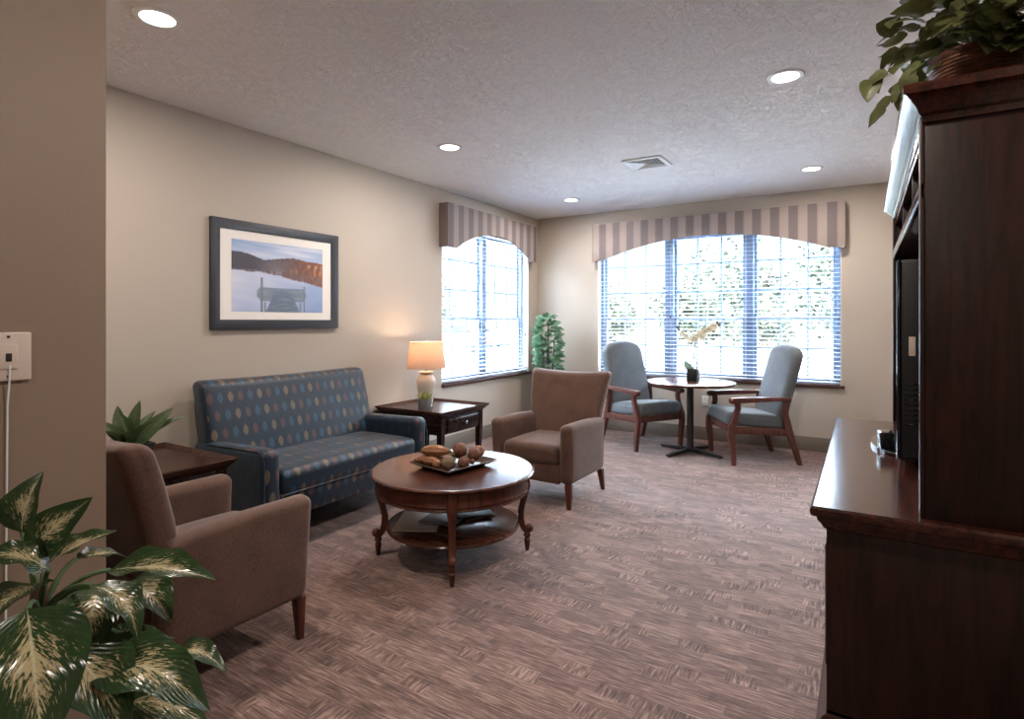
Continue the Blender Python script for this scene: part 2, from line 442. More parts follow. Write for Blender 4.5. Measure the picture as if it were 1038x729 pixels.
def leaf(base, tip, width, up=(0, 0, 1), arch=.12, fold=.25, wav=0.0, nu=6, nv=10, prof=None, seed=0, curl=0.0):
    base, tip, up = Vector(base), Vector(tip), Vector(up)
    T = tip - base; L = T.length; T.normalize()
    S = T.cross(up)
    if S.length < 1e-3: S = T.cross(Vector((1, .3, 0)))
    S.normalize(); N = S.cross(T).normalized()
    prof = prof or (lambda t: (math.sin(PI * t ** .72) ** .8) * (1 - .25 * t) if 0 < t < 1 else 0)
    V, F, U = [], [], []
    for j in range(nv + 1):
        t = j / nv
        c = base + T * L * t + N * (math.sin(PI * t) * arch * L - curl * L * t * t)
        w = max(prof(t), .015) * width / 2
        for i in range(nu + 1):
            u = i / nu * 2 - 1
            lift = abs(u) * fold * w + wav * w * math.sin(t * 15 + seed + (2 if u > 0 else 0)) * abs(u) ** 1.5
            V.append(c + S * u * w + N * lift); U.append((i / nu, t))
    for j in range(nv):
        for i in range(nu):
            a = j * (nu + 1) + i; F.append((a, a + 1, a + nu + 2, a + nu + 1))
    return V, F, U
def bezier(p0, p1, p2, n=8):
    p0, p1, p2 = Vector(p0), Vector(p1), Vector(p2)
    return [p0 * (1 - t) ** 2 + p1 * 2 * t * (1 - t) + p2 * t * t for t in [i / n for i in range(n + 1)]]

# ------------------------------------------------------------------ camera
CAM = Vector((3.76, 0, 1.36)); ANG = math.radians(31.7)
cd = bpy.data.cameras.new('camera'); cam = bpy.data.objects.new('camera', cd); COL.objects.link(cam)
cam.location = CAM; cam.rotation_euler = (PI / 2, 0, ANG)
cd.sensor_width = 36; cd.lens = 579 / 1038 * 36; cd.shift_y = -38.5 / 1038; cd.clip_start = .05; cd.clip_end = 500
SC.camera = cam

H = 2.74; D = 6.75; RX = 4.30; RY = -3.2; PX = 1.99; PY = .75
ZB, ZT = .70, 2.42           # window opening heights
LY0, LY1 = 4.69, 6.50        # left window
BX0, BX1 = .873, 3.557       # back window

# ------------------------------------------------------------------ setting
struct('floor', bx(-.25, RX + .2, RY - .2, D + .25, -.12, 0), 'carpet')
struct('ceiling', bx(-.25, RX + .2, RY - .2, D + .25, H, H + .12), 'ceiling')
w = new()
box(w, -.2, 0, RY, LY0, 0, H); box(w, -.2, 0, LY1, D + .2, 0, H); box(w, -.2, 0, LY0, LY1, 0, ZB); box(w, -.2, 0, LY0, LY1, ZT, H)
struct('wall_left', w, 'wall')
w = new()
box(w, 0, BX0, D, D + .2, 0, H); box(w, BX1, RX + .2, D, D + .2, 0, H); box(w, BX0, BX1, D, D + .2, 0, ZB); box(w, BX0, BX1, D, D + .2, ZT, H)
struct('wall_back', w, 'wall')
struct('wall_right', bx(RX, RX + .2, RY, D, 0, H), 'wall')
struct('wall_rear', bx(PX, RX + .2, RY - .2, RY, 0, H), 'wall')
w = new(); box(w, 0, PX, RY, PY, 0, H, .006)
struct('wall_near', w, 'wall2')
struct('baseboard_left', bx(0, .008, PY, D, 0, .15, .003), 'base')
struct('baseboard_back', bx(0, RX, D - .008, D, 0, .15, .003), 'base')
struct('baseboard_right', bx(RX - .008, RX, RY, D, 0, .15, .003), 'base')
struct('baseboard_near', bx(PX, PX + .008, RY, PY, 0, .15, .003), 'base')

def window(name, a0, a1, units, axis):
    """axis 'x': opening on the back wall spanning x; 'y': on the left wall spanning y. local: s along opening, d outward depth"""
    def B(bm, s0, s1, d0, d1, z0, z1, bev=.003):
        if axis == 'x': box(bm, s0, s1, D + d0, D + d1, z0, z1, bev)
        else: box(bm, -d1, -d0, s0, s1, z0, z1, bev)
    f = new(); e = .045
    B(f, a0, a0 + e, .09, .17, ZB, ZT); B(f, a1 - e, a1, .09, .17, ZB, ZT); B(f, a0 + e, a1 - e, .09, .17, ZB, ZB + e * .6); B(f, a0 + e, a1 - e, .09, .17, ZT - e, ZT)
    mull = .085; span = (a1 - a0 - 2 * e - mull * (units - 1)) / units
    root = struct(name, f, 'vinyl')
    spans = []
    for k in range(units):
        s0 = a0 + e + k * (span + mull); spans.append((s0, s0 + span))
        if k < units - 1:
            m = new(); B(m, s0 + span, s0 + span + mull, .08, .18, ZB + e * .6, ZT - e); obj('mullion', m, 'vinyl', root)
    zb, zm, zt = ZB + e * .6, 1.40, ZT - e
    for s0, s1 in spans:
        for (z0, z1, d, rows) in ((zb, zm + .02, .105, 2), (zm - .02, zt, .135, 3)):
            q = new(); r = .035
            B(q, s0, s0 + r, d, d + .03, z0, z1); B(q, s1 - r, s1, d, d + .03, z0, z1)
            B(q, s0 + r, s1 - r, d, d + .03, z0, z0 + r); B(q, s0 + r, s1 - r, d, d + .03, z1 - r, z1)
            for i in (1, 2):
                c = s0 + (s1 - s0) * i / 3; B(q, c - .011, c + .011, d + .006, d + .024, z0 + r, z1 - r, .002)
            for i in range(1, rows):
                c = z0 + (z1 - z0) * i / rows; B(q, s0 + r, s1 - r, d + .006, d + .024, c - .011, c + .011, .002)
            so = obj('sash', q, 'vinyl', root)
            g = new(); B(g, s0 + r, s1 - r, d + .013, d + .017, z0 + r, z1 - r, 0); obj('pane', g, 'glass', so)
    # painted reveal lining
    rv = new(); t = .006
    B(rv, a0, a0 + t, 0, .09, ZB, ZT, 0); B(rv, a1 - t, a1, 0, .09, ZB, ZT, 0); B(rv, a0 + t, a1 - t, 0, .09, ZT - t, ZT, 0)
    obj('reveal', rv, 'white_paint', root)
    return root
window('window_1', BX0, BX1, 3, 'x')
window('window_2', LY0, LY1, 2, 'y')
s = new(); box(s, BX0 - .03, BX1 + .03, D - .03, D + .09, ZB - .028, ZB + .002, .006); struct('trim_1', s, 'sill_wood')
s = new(); box(s, -.09, .03, LY0 - .0, LY1 + .03, ZB - .028, ZB + .002, .006); struct('trim_2', s, 'sill_wood')

def blind(a0, a1, axis, label, tassels):
    root = thing('window_blind', label, 'blind', (0, 0, 0), 0)
    def pt(s, d, z): return Vector((s, D + d, z)) if axis == 'x' else Vector((-d, s, z))
    a0 += .012; a1 -= .012; d0 = .035
    V, F = [], []
    z = ZB + .06; tilt = math.radians(7)
    while z < ZT - .06:
        o = len(V); hw = .024
        for s in (a0, a1):
            for k in (-1, -.33, .33, 1):
                dz = .0035 * (1 - k * k) + math.sin(tilt) * hw * k
                for th in (0, .0018): V.append(pt(s, d0 + hw * k * math.cos(tilt), z + dz + th))
        for i in range(3):
            a = o + i * 2; b = a + 8
            F += [(a, a + 2, b + 2, b), (a + 1, b + 1, b + 3, a + 3)]
        F += [(o, o + 8, o + 9, o + 1), (o + 6, o + 7, o + 15, o + 14)]
        z += .046
    obj('slats', (V, F), 'slat', root, 0)
    def B(bm, s0, s1, da, db, z0, z1, bev=.003):
        p, q = pt(s0, da, z0), pt(s1, db, z1)
        box(bm, min(p.x, q.x), max(p.x, q.x), min(p.y, q.y), max(p.y, q.y), z0, z1, bev)
    h = new(); B(h, a0, a1, d0 - .028, d0 + .028, ZT - .055, ZT - .008); obj('headrail', h, 'slat', root)
    h = new(); B(h, a0, a1, d0 - .025, d0 + .025, ZB + .012, ZB + .032); obj('bottom_rail', h, 'slat', root)
    c = new(); n = max(2, int((a1 - a0) / .42))
    for i in range(n + 1):
        s = a0 + .08 + (a1 - a0 - .16) * i / n
        for dd in (-.026, .026): tube(c, [pt(s, d0 + dd, ZB + .03), pt(s, d0 + dd, ZT - .05)], .0011, 4)
    obj('ladder_cords', c, 'white', root)
    for s, zz in tassels:
        c = new(); tube(c, [pt(s, d0 - .032, ZT - .06), pt(s, d0 - .034, zz + .03)], .0012, 5); co = obj('pull_cord', c, 'white', root)
        c = new(); p = pt(s, d0 - .034, 0); lathe(c, [(.003, zz + .035), (.008, zz + .01), (.009, zz)], 8, (p.x, p.y)); obj('tassel', c, 'bud', co)
blind(BX0, BX1, 'x', 'wide white horizontal blind in the triple window behind the round table', [(3.42, 1.43), (1.80, 1.40), (2.50, 1.41)])
blind(LY0, LY1, 'y', 'narrower white horizontal blind in the double window beside the table lamp', [(6.42, 1.18)])

def valance(name, W, loc, rz, label):
    root = thing(name, label, 'valance', loc, rz)
    d = .12; h = .455; n = 36; f0 = .145; pk = .222
    pts = [(-W / 2, h), (-W / 2, 0)]
    for i in range(n + 1):
        u = -1 + 2 * i / n; pts.append((u * (W / 2 - f0), pk * (1 - abs(u) ** 2.1) + .0))
    pts += [(W / 2, 0), (W / 2, h)]
    b = new(); prism(b, pts[::-1], -d, -d + .02, 'xz', .003); obj('front_panel', b, 'valance', root)
    b = new()
    box(b, -W / 2, -W / 2 + .018, -d + .02, 0, 0, h, .002); obj('side_return', b, 'valance', root)
    obj('side_return', bx(W / 2 - .018, W / 2, -d + .02, 0, 0, h, .002), 'valance', root)
    obj('top_board', bx(-W / 2 + .018, W / 2 - .018, -d + .02, 0, h - .02, h - .001), 'valance', root)
    b = new(); tube(b, [(p[0], -d, p[1] - .001) for p in pts[1:-1]], .005, 6); obj('piping', b, 'valance', root)
valance('window_valance', 2.75, (2.22, D, 2.118), 0, 'long striped fabric valance with arched lower edge over the triple window')
valance('window_valance', 1.85, (0, 5.571, 2.135), PI / 2, 'shorter striped arched valance over the double window near the lamp')

# recessed ceiling lights
def downlight():
    r = thing('ceiling_light', 'x', 'ceiling light', (0, 0, H))
    b = new(); lathe(b, [(.070, -.001), (.072, -.008), (.093, -.007), (.097, -.001), (.097, 0)], 40, cap=False); obj('trim_ring', b, 'white', r)
    b = new(); lathe(b, [(.0, -.003), (.04, -.0035), (.072, -.003)], 40, cap=False); obj('lens', b, 'lens', r)
    return r
DL = [((1.03, 1.36), 'round recessed ceiling light, the one nearest the partition wall and picture'),
      ((.97, 3.58), 'round recessed ceiling light above the sofa and coffee table side'),
      ((3.38, 3.54), 'round recessed ceiling light nearest the tall wooden cabinet crown'),
      ((3.35, 5.80), 'round recessed ceiling light over the right grey chair by the triple window'),
      ((.93, 5.86), 'small looking recessed ceiling light close to the corner of the two windows')]
proto = None; DLP = []
for i, ((x, y), lab) in enumerate(DL):
    o = downlight() if proto is None else copy_tree(proto)
    proto = proto or o
    o.location = (x, y, H); o['label'] = lab; o['group'] = 'recessed ceiling lights'; DLP.append((x, y))
DLP += [(3.3, 1.36), (3.2, -1.6)]  # out of view: one continues the ceiling grid, one added for fill
for x, y in DLP[5:]:
    o = copy_tree(proto); o.location = (x, y, H); o['label'] = 'unseen round recessed ceiling light, placed to fill the near end of the room'; o['group'] = 'unseen fill lights of the near ceiling'

# air vent
v = thing('ceiling_vent', 'square white louvred air vent in the ceiling', 'air vent', (2.15, 4.835, H))
b = new()
for (x0, x1, y0, y1) in ((-.17, .17, -.17, -.135), (-.17, .17, .135, .17), (-.17, -.135, -.135, .135), (.135, .17, -.135, .135)): box(b, x0, x1, y0, y1, -.012, 0, .003)
obj('frame', b, 'white', v)
obj('backing', bx(-.135, .135, -.135, .135, -.002, 0), 'dark_hole', v)
b = new()
for k in range(6):
    r = .022 + k * .021
    for s in range(4):
        mt = Matrix.Rotation(s * PI / 2, 4, 'Z') @ Matrix.Translation((0, r, -.008)) @ Matrix.Rotation(math.radians(-38), 4, 'X')
        box(b, -r, r, -.009, .009, -.001, .001, 0, M4=mt)
obj('louvres', b, 'white', v)

# ------------------------------------------------------------------ wall picture
def picture():
    r = thing('framed_picture', 'large dark framed lake and dock print with white mat above the sofa', 'picture', (0, 2.746, 1.688))
    hy, hz, fw = .545, .383, .068
    b = new()
    o = [(-hy, -hz), (hy, -hz), (hy, hz), (-hy, hz)]; i_ = [(-hy + fw, -hz + fw), (hy - fw, -hz + fw), (hy - fw, hz - fw), (-hy + fw, hz - fw)]
    lv = []
    for q, x in ((o, .002), (o, .028), ([(a * .97, c * .96) for a, c in o], .032), (i_, .018), (i_, .006)):
        lv.append([b.verts.new((x, a, c)) for a, c in q])
    for A, B_ in zip(lv, lv[1:]):
        for k in range(4): b.faces.new((A[k], A[(k + 1) % 4], B_[(k + 1) % 4], B_[k]))
    obj('frame', b, 'frame', r)
    obj('mat_board', bx(.004, .012, -hy + fw * .9, hy - fw * .9, -hz + fw * .9, hz - fw * .9), 'mat_board', r)
    # printed image: a grid of coloured cells
    py0, py1, pz0, pz1 = -.392, .392, -.258, .252; nx, nz = 130, 86
    me = bpy.data.meshes.new('print')
    V = [(.0128, py0 + (py1 - py0) * i / nx, pz0 + (pz1 - pz0) * j / nz) for j in range(nz + 1) for i in range(nx + 1)]
    F = [(j * (nx + 1) + i, j * (nx + 1) + i + 1, (j + 1) * (nx + 1) + i + 1, (j + 1) * (nx + 1) + i) for j in range(nz) for i in range(nx)]
    me.from_pydata(V, [], F); ca = me.color_attributes.new('print', 'BYTE_COLOR', 'POINT')
    def lerp(a, c, t): t = max(0, min(1, t)); return tuple(a[k] + (c[k] - a[k]) * t for k in range(3))
    def colr(u, v):
        N = lambda a, c, s=0: noise.noise(Vector((a, c, s)))
        ridge = .77 + .035 * N(u * 4, 1) + (.06 * (1 - u / .3) if u < .3 else 0) - .0 * u + .03 * math.sin((u - .35) * 5) * (u > .3)
        shore = .60 - .0 * u - .10 * max(0, u - .5)
        low = shore - .02 - .1 * max(0, u - .3)
        if v > ridge:
            c = lerp((176, 192, 220), (140, 166, 208), (v - .75) * 4); c = lerp(c, (222, 224, 234), .9 * max(0, N(u * 3 + v * 5, v * 14) + .25))
        elif v > shore:
            c = lerp((66, 64, 78), (128, 80, 60), (u - .35) * 1.8 + .5 * N(u * 20, v * 20))
            c = lerp(c, (205, 150, 100), max(0, N(u * 26, v * 9, 4)) * 1.5 * max(0, min(1, (u - .5) * 3)) * (v < .74))
            c = lerp(c, (170, 165, 175), max(0, .5 - abs(u - .45) * 2) * .9 * (1 - abs(v - .62) * 4))
        elif v > low - .06 * u + .02 * N(u * 12, v * 40):
            c = lerp((90, 84, 98), (120, 84, 74), u); c = lerp(c, (170, 170, 190), max(0, N(u * 30, v * 6)) * .8)
        else:
            c = lerp((205, 212, 232), (120, 150, 200), u * .6 + (.5 - v) * .5 + .2 * N(u * 4, v * 10))
        # dock
        dock = (108, 124, 146)
        t = v
        if .25 < u < .80 and .16 < v < .36 - .02 * abs(u - .5):
            if abs(u - .52) < .26 + .02 * math.sin(v * 30): c = lerp(dock, (140, 154, 172), .4 + .6 * N(u * 8, v * 30))
        if v < .30 and abs(u - .53) < .09 + .10 * (.30 - v) / .30: c = lerp((96, 112, 134), (122, 138, 156), N(u * 8, v * 40) + .3)
        for pu, pv in ((.30, .50), (.77, .40), (.335, .14), (.73, .14)):
            if abs(u - pu) < .008 and v < pv: c = (110, 120, 134)
        return c
    for k, vv in enumerate(V):
        i, j = k % (nx + 1), k // (nx + 1); c = colr(i / nx, j / nz); s = srgb(*c); ca.data[k].color = s
    t = NT('lake print'); at = t.n('Attribute', _attribute_name='print'); t.bsdf(at.outputs['Color'], .35, Coat__Weight=.4)
    me.materials.append(t.m); o2 = bpy.data.objects.new('print', me); COL.objects.link(o2); o2.parent = r; o2['label'] = 'lake, autumn hills and dock print'
picture()

# ------------------------------------------------------------------ sofa
def sofa():
    r = thing('sofa', 'dark blue two seat sofa with multicoloured leaf pattern against the wall', 'sofa', (.47, 2.73, 0), PI / 2)
    W = .71
    for s in (-1, 1):
        def fn(a, b, c, w, s=s):
            # tapering arm: slightly lower to the rear, rounded front top
            w.z += -.012 * b * max(0, c); w.x += -s * .006 * (c < 0); return w
        obj('armrest', soft(s * (W - .058), -.02, .385, .06, .37, .225, .045, 6, 4, fn), 'sofa', r)
        b = new()
        xo = s * (W - .002)
        tube(b, [(xo, -.385, .2), (xo, -.388, .5), (xo - s * .004, -.372, .59), (xo - s * .006, -.32, .608), (xo - s * .006, .2, .595)], .0045, 6)
        obj('piping', b, 'sofa', r)
    def fnb(a, b, c, w):
        w.y += .075 * (c + 1) - .0; w.x *= 1 + .0 * c
        w.z += .010 * (a * a) * (c > 0); w.y += -.010 * (1 - a * a) * (b < 0) * (1 - abs(c)); return w
    obj('backrest', soft(0, .20, .685, W - .018, .075, .285, .05, 12, 4, fnb), 'sofa', r)
    def fnl(a, b, c, w):
        w.y += .0; return w
    obj('back_frame', soft(0, .285, .36, W - .03, .07, .19, .03, 4, 3), 'sofa', r)
    def fns(a, b, c, w):
        if c > 0: w.z += .018 * (1 - a ** 4) * (1 - .6 * b * b) + .004 * math.sin(a * 9) * (1 - b * b)
        w.y += -.012 * (1 - a * a) * (b < -.5) ; return w
    obj('seat_cushion', soft(0, -.09, .40, W - .12, .30, .075, .045, 14, 4, fns), 'sofa', r)
    b = new(); tube(b, [(x, -.392, .34) for x in (-.58, 0, .58)], .004, 6); obj('piping', b, 'sofa', r)
    obj('front_rail', soft(0, -.345, .265, W - .118, .03, .072, .01, 3, 2), 'sofa', r)
    obj('base_frame', soft(0, -.03, .21, W - .13, .32, .03, .01, 2, 2), 'black', r)
    for sx in (-1, 1):
        for sy in (-.33, .29):
            b = new(); bar(b, [(sx * .65, sy, 0, .02, .02), (sx * .65, sy, .19, .03, .03)]); obj('leg', b, 'espresso', r)
sofa()

# ------------------------------------------------------------------ brown armchair
def armchair(label, loc, rz):
    r = thing('armchair', label, 'armchair', loc, rz, 'brown upholstered armchairs')
    W = .35
    for s in (-1, 1):
        def fna(a, b, c, w, s=s):
            t = max(0.0, (c + 1) / 2)
            w.x += s * .012 * (t - .5)
            w.y += -.018 * t * (b < 0) - .006 * t            # nose leans forward a little
            w.z += -.018 * max(0, b) * t                       # top falls slightly to the rear
            return w
        obj('armrest', soft(s * (W - .052), -.012, .393, .052, .303, .218, .044, 8, 5, fna), 'brown_fab', r)
    def fnb(a, b, c, w):
        t = max(0.0, (c + 1) / 2)
        w.y += .115 * t * t + .03 * t
        w.x *= .86 + .20 * t ** 1.4
        if c > 0: w.z += .022 * a * a * c - .010
        w.y -= .012 * (1 - a * a) * (b < 0) * t
        return w
    obj('backrest', soft(0, .235, .655, W * .99, .06, .29, .045, 12, 4, fnb), 'brown_fab', r)
    b = new(); prism(b, [(.235, .175), (.235, .45), (.315, .45), (.305, .175)], -W + .1, W - .1, 'yz', .008); obj('back_panel', b, 'brown_fab', r)
    def fns(a, b, c, w):
        if c > 0: w.z += .022 * (1 - a ** 4) * (1 - .5 * b * b)
        if b < 0: w.y -= .01 * (1 - a * a)
        return w
    obj('seat_cushion', soft(0, -.06, .375, W - .108, .27, .07, .045, 10, 4, fns), 'brown_fab', r)
    obj('front_rail', soft(0, -.28, .245, W - .10, .035, .07, .012, 3, 2), 'brown_fab', r)
    obj('seat_deck', soft(0, .0, .215, W - .11, .27, .035, .01, 2, 2), 'brown_fab', r)
    for sx in (-1, 1):
        b = new(); bar(b, [(sx * .315, -.288, 0, .014, .014), (sx * .310, -.285, .178, .024, .022)], .004); obj('leg', b, 'leg_wood', r)
        b = new(); bar(b, [(sx * .315, .315, 0, .014, .014), (sx * .308, .275, .178, .024, .022)], .004); obj('leg', b, 'leg_wood', r)
    return r
a2 = armchair('brown upholstered armchair facing the room between the window wall and coffee table', (1.632, 4.02, 0), math.radians(-1))
a1 = armchair('brown upholstered armchair seen from its back and side beside the partition wall', (1.372, 1.33, 0), PI + math.radians(-1.5))

# ------------------------------------------------------------------ guest chairs with wooden arms
def guest_chair(label, loc, rz):
    r = thing('wooden_armchair', label, 'chair', loc, rz, 'grey chairs with wooden arms')
    W = .30
    for s in (-1, 1):
        # front leg: S curve from floor to arm
        b = new()
        P = [(-.285, 0, .020, .021), (-.295, .15, .023, .025), (-.312, .28, .025, .031), (-.305, .37, .025, .033), (-.268, .46, .023, .027), (-.245, .54, .022, .025), (-.255, .61, .023, .027)]
        bar(b, [(s * (W - .0), y, z, hx, hy) for y, z, hx, hy in P], .008); obj('leg', b, 'cherry', r)
        b = new()
        P = [(.345, 0, .019, .022), (.290, .18, .022, .029), (.235, .34, .023, .034), (.205, .48, .022, .029), (.215, .61, .021, .026)]
        bar(b, [(s * (W - .01), y, z, hx, hy) for y, z, hx, hy in P], .008); obj('leg', b, 'cherry', r)
        # arm with rounded knob end
        b = new(); pts = [(.25, .606), (.25, .642), (-.05, .644), (-.26, .638)]
        for k in range(8):
            a = PI / 2 + PI * k / 7 ; pts.append((-.30 + .030 * math.cos(a), .609 + .029 * math.sin(a)))
        pts += [(-.285, .586), (-.24, .600)]
        prism(b, pts, s * (W - .03), s * (W + .03), 'yz', .010, 3); obj('armrest', b, 'cherry', r, 50)
        b = new(); prism(b, [(-.29, .30), (-.29, .37), (.235, .34), (.25, .275)], s * (W - .012), s * (W + .012), 'yz', .004); obj('side_rail', b, 'cherry', r)
    obj('front_rail', bx(-W, W, -.312, -.288, .30, .365, .004), 'cherry', r)
    obj('rear_rail', bx(-W, W, .225, .25, .28, .34, .004), 'cherry', r)
    def fns(a, b, c, w):
        if c > 0: w.z += .02 * (1 - a ** 4) * (1 - .5 * b * b)
        w.z += -.025 * b; return w
    obj('seat', soft(0, -.06, .41, W - .022, .275, .062, .04, 8, 4, fns), 'grey_fab', r)
    def fnb(a, b, c, w):
        t = max(0.0, (c + 1) / 2)
        w.y += .20 * t
        sh = max(0, c) ** 2
        if c > 0: w.z += .06 * (1 - abs(a) ** 2.0) * c - .035 * max(0, abs(a) - .7) * 3 * c
        w.x *= 1.0 + .02 * t - .04 * sh
        w.y -= .015 * (1 - a * a) * (b < 0)
        return w
    obj('backrest', soft(0, .165, .70, W - .035, .055, .375, .04, 12, 4, fnb), 'grey_fab', r)
    return r
guest_chair('grey upholstered chair with wooden arms on the window side left of the round table', (1.645, 6.165, 0), math.radians(58))
guest_chair('grey upholstered chair with wooden arms at the outlet side, seen in profile', (2.79, 6.10, 0), math.radians(-58))

# ------------------------------------------------------------------ round window table
t_ = thing('pedestal_table', 'round wood topped table on black pedestal between the two grey chairs', 'table', (2.215, 6.03, 0))
b = new(); lathe(b, [(0, .712), (.435, .712), (.447, .718), (.45, .726), (.447, .736), (.435, .740), (0, .740)], 64); obj('tabletop', b, 'table_wood', t_)
b = new(); lathe(b, [(.0, .03), (.04, .03), (.034, .05), (.034, .69), (.034, .70), (.0, .70)], 24); obj('column', b, 'black', t_)
b = new(); box(b, -.22, .22, -.03, .03, .698, .712, .003); box(b, -.03, .03, -.22, .22, .6975, .7115, .003); obj('top_bracket', b, 'black', t_)
for k in range(4):
    a = math.radians(-22 + 90 * k)
    mt = Matrix.Rotation(a, 4, 'Z'); b = new(); prism(b, [(.0, .012), (.0, .05), (.10, .05), (.36, .028), (.37, .022), (.37, .008), (.34, .008)], -.022, .022, 'xz', .004)
    b.transform(mt); obj('foot', b, 'black', t_)
    b = new(); lathe(b, [(.014, 0), (.016, .004), (.014, .01)], 12, (.345 * math.cos(a), .345 * math.sin(a))); obj('glide', b, 'black', t_)

# orchid
r = thing('potted_orchid', 'white artificial orchid in square charcoal pot on the round table', 'plant', (2.24, 6.05, .740))
b = new(); prism(b, [(-.052, 0), (.052, 0), (.055, .125), (-.055, .125)], -.053, .053, 'xz', .004); obj('pot', b, 'matt_black', r)
obj('soil', bx(-.044, .044, -.044, .044, .122, .130, .003), 'soil', r)
st1 = bezier((0, 0, .12), (.01, .0, .46), (.12, -.02, .47), 10); st2 = bezier((-.01, 0, .12), (-.03, 0, .52), (-.13, .02, .42), 10)
b = new(); tube(b, [(0, 0, .12), (.012, 0, .3), (.02, 0, .42), (.06, -.01, .50), (.13, -.02, .52), (.20, -.02, .56), (.25, -.02, .60)], .007, 6); obj('stem', b, 'brown_stem', r)
b = new(); tube(b, [(-.015, 0, .12), (-.02, 0, .30), (-.018, 0, .42), (-.05, .0, .44), (-.09, .01, .48), (-.13, .01, .52)], .0045, 6); obj('stem', b, 'brown_stem', r)
obj('leaf', leaf((-.02, 0, .12), (-.09, -.02, .215), .085, (-.3, -1, .2), .1, .1), 'orchid_leaf', r, 0)
obj('leaf', leaf((.0, .01, .12), (-.10, .05, .14), .06, (0, 0, 1), .2, .1), 'orchid_leaf', r, 0)
def flower(c, facing, s):
    c = Vector(c); f = Vector(facing).normalized(); a = f.cross(Vector((0, 0, 1))).normalized(); u = a.cross(f)
    L = []
    for k in range(5):
        an = PI / 2 + 2 * PI * k / 5; d = a * math.cos(an) + u * math.sin(an)
        L.append(leaf(c, c + d * s + f * s * .15, s * (1.15 if k in (1, 4) else .8), f, .1, .1, nu=4, nv=5, prof=lambda t: max(0, math.sin(PI * min(1, .12 + t * .88))) ** .6))
    L.append(leaf(c, c + f * s * .5 - u * s * .3, s * .4, u, .1, .3, nu=4, nv=4))
    return merge(L)
for c, s in (((.21, -.03, .565), .052), ((.165, -.02, .54), .045), ((.115, -.03, .51), .048), ((.07, -.02, .50), .042), ((.10, -.01, .455), .04), ((.02, -.02, .44), .042), ((-.02, -.02, .43), .038), ((-.07, -.01, .46), .036), ((-.11, -.01, .50), .034), ((.045, -.03, .465), .036)):
    obj('flower', flower(c, (random.Random(int(s * 9999)).uniform(-.2, .6), -1, .1), s), 'petal', r, 0)
for c in ((.265, -.02, .585), (.245, -.02, .61), (-.15, .01, .535), (-.165, .01, .56)):
    b = new(); bmesh.ops.create_icosphere(b, subdivisions=2, radius=.015, matrix=Matrix.Translation(c) @ Matrix.Diagonal((.8, .8, 1.3, 1))); obj('bud', b, 'bud', r)

# ------------------------------------------------------------------ end tables
def end_table(label, y):
    r = thing('end_table', label, 'side table', (.405, y, 0), 0, 'dark wood end tables')
    hx, hy = .345, .31
    b = new(); ring_loft(b, -hx + .0, hx, -hy, hy, [(-.005, .545), (.0, .552), (.012, .565), (.038, .592), (.042, .600), (.034, .604), (.012, .590), (.004, .582)])
    obj('tray_top', b, 'espresso_top', r, 30)
    for sx in (-1, 1):
        for sy in (-1, 1):
            b = new(); bar(b, [(sx * (hx - .035), sy * (hy - .035), 0, .016, .016), (sx * (hx - .03), sy * (hy - .03), .40, .026, .026), (sx * (hx - .03), sy * (hy - .03), .545, .027, .027)], .003); obj('leg', b, 'espresso', r)
    for sy in (-1, 1): obj('apron', bx(-hx + .057, hx - .057, sy * (hy - .012) - .011, sy * (hy - .012) + .011, .40, .545, .002), 'espresso', r)
    obj('apron', bx(-hx + .008, -hx + .03, -hy + .057, hy - .057, .40, .545, .002), 'espresso', r)
    obj('apron', bx(hx - .03, hx - .010, -hy + .057, hy - .057, .40, .545, .002), 'espresso', r)
    d = obj('drawer', soft(hx - .004, 0, .474, .012, hy - .085, .050, .006, 2, 3), 'espresso', r)
    b = new(); lathe(b, [(.0, 0), (.008, 0), (.006, .008), (.006, .014), (.014, .022), (.015, .028), (.0, .034)], 16)
    b.transform(Matrix.Translation((hx + .008, 0, .474)) @ Matrix.Rotation(PI / 2, 4, 'Y')); obj('knob', b, 'silver', d)
    return r
end_table('dark wood end table with drawer holding the lamp, beneath the double window', 4.06)
end_table('dark wood end table holding a spiky potted plant, between sofa and near armchair', 1.56)

# lamp
LX, LY = .35, 4.03
r = thing('table_lamp', 'cream ceramic table lamp with lit linen drum shade on the end table', 'lamp', (LX, LY, .582))
b = new(); lathe(b, [(0, 0), (.062, 0), (.066, .008), (.060, .018), (.04, .024), (0, .024)], 32); obj('base', b, 'espresso', r)
b = new(); lathe(b, [(0, .024), (.052, .024), (.060, .04), (.072, .11), (.084, .18), (.087, .225), (.080, .262), (.060, .288), (.050, .296), (.054, .302), (.066, .308), (.066, .320), (.054, .326), (0, .326)], 36); obj('body', b, 'ceramic', r)
b = new(); lathe(b, [(0, .326), (.008, .326), (.008, .40), (.018, .402), (.018, .44), (0, .44)], 16); obj('socket', b, 'silver', r)
b = new(); lathe(b, [(0, .44), (.012, .445), (.026, .475), (.030, .50), (.022, .525), (0, .535)], 20); obj('bulb', b, 'bulb', r)
b = new(); lathe(b, [(.178, .352), (.150, .592), (.1485, .592), (.1765, .352), (.178, .352)], 48, cap=False); obj('lamp_shade', b, 'shade', r, 60)
b = new()
for k in range(3):
    a = 2 * PI * k / 3; tube(b, [(.012 * math.cos(a), .012 * math.sin(a), .575), (.152 * math.cos(a), .152 * math.sin(a), .580)], .002, 5)
tube(b, [(0, 0, .44), (.045, 0, .50), (0, 0, .575), (-.0, 0, .60)], .002, 5); lathe(b, [(0, .596), (.009, .6), (.009, .61), (0, .618)], 12); obj('harp', b, 'silver', r)

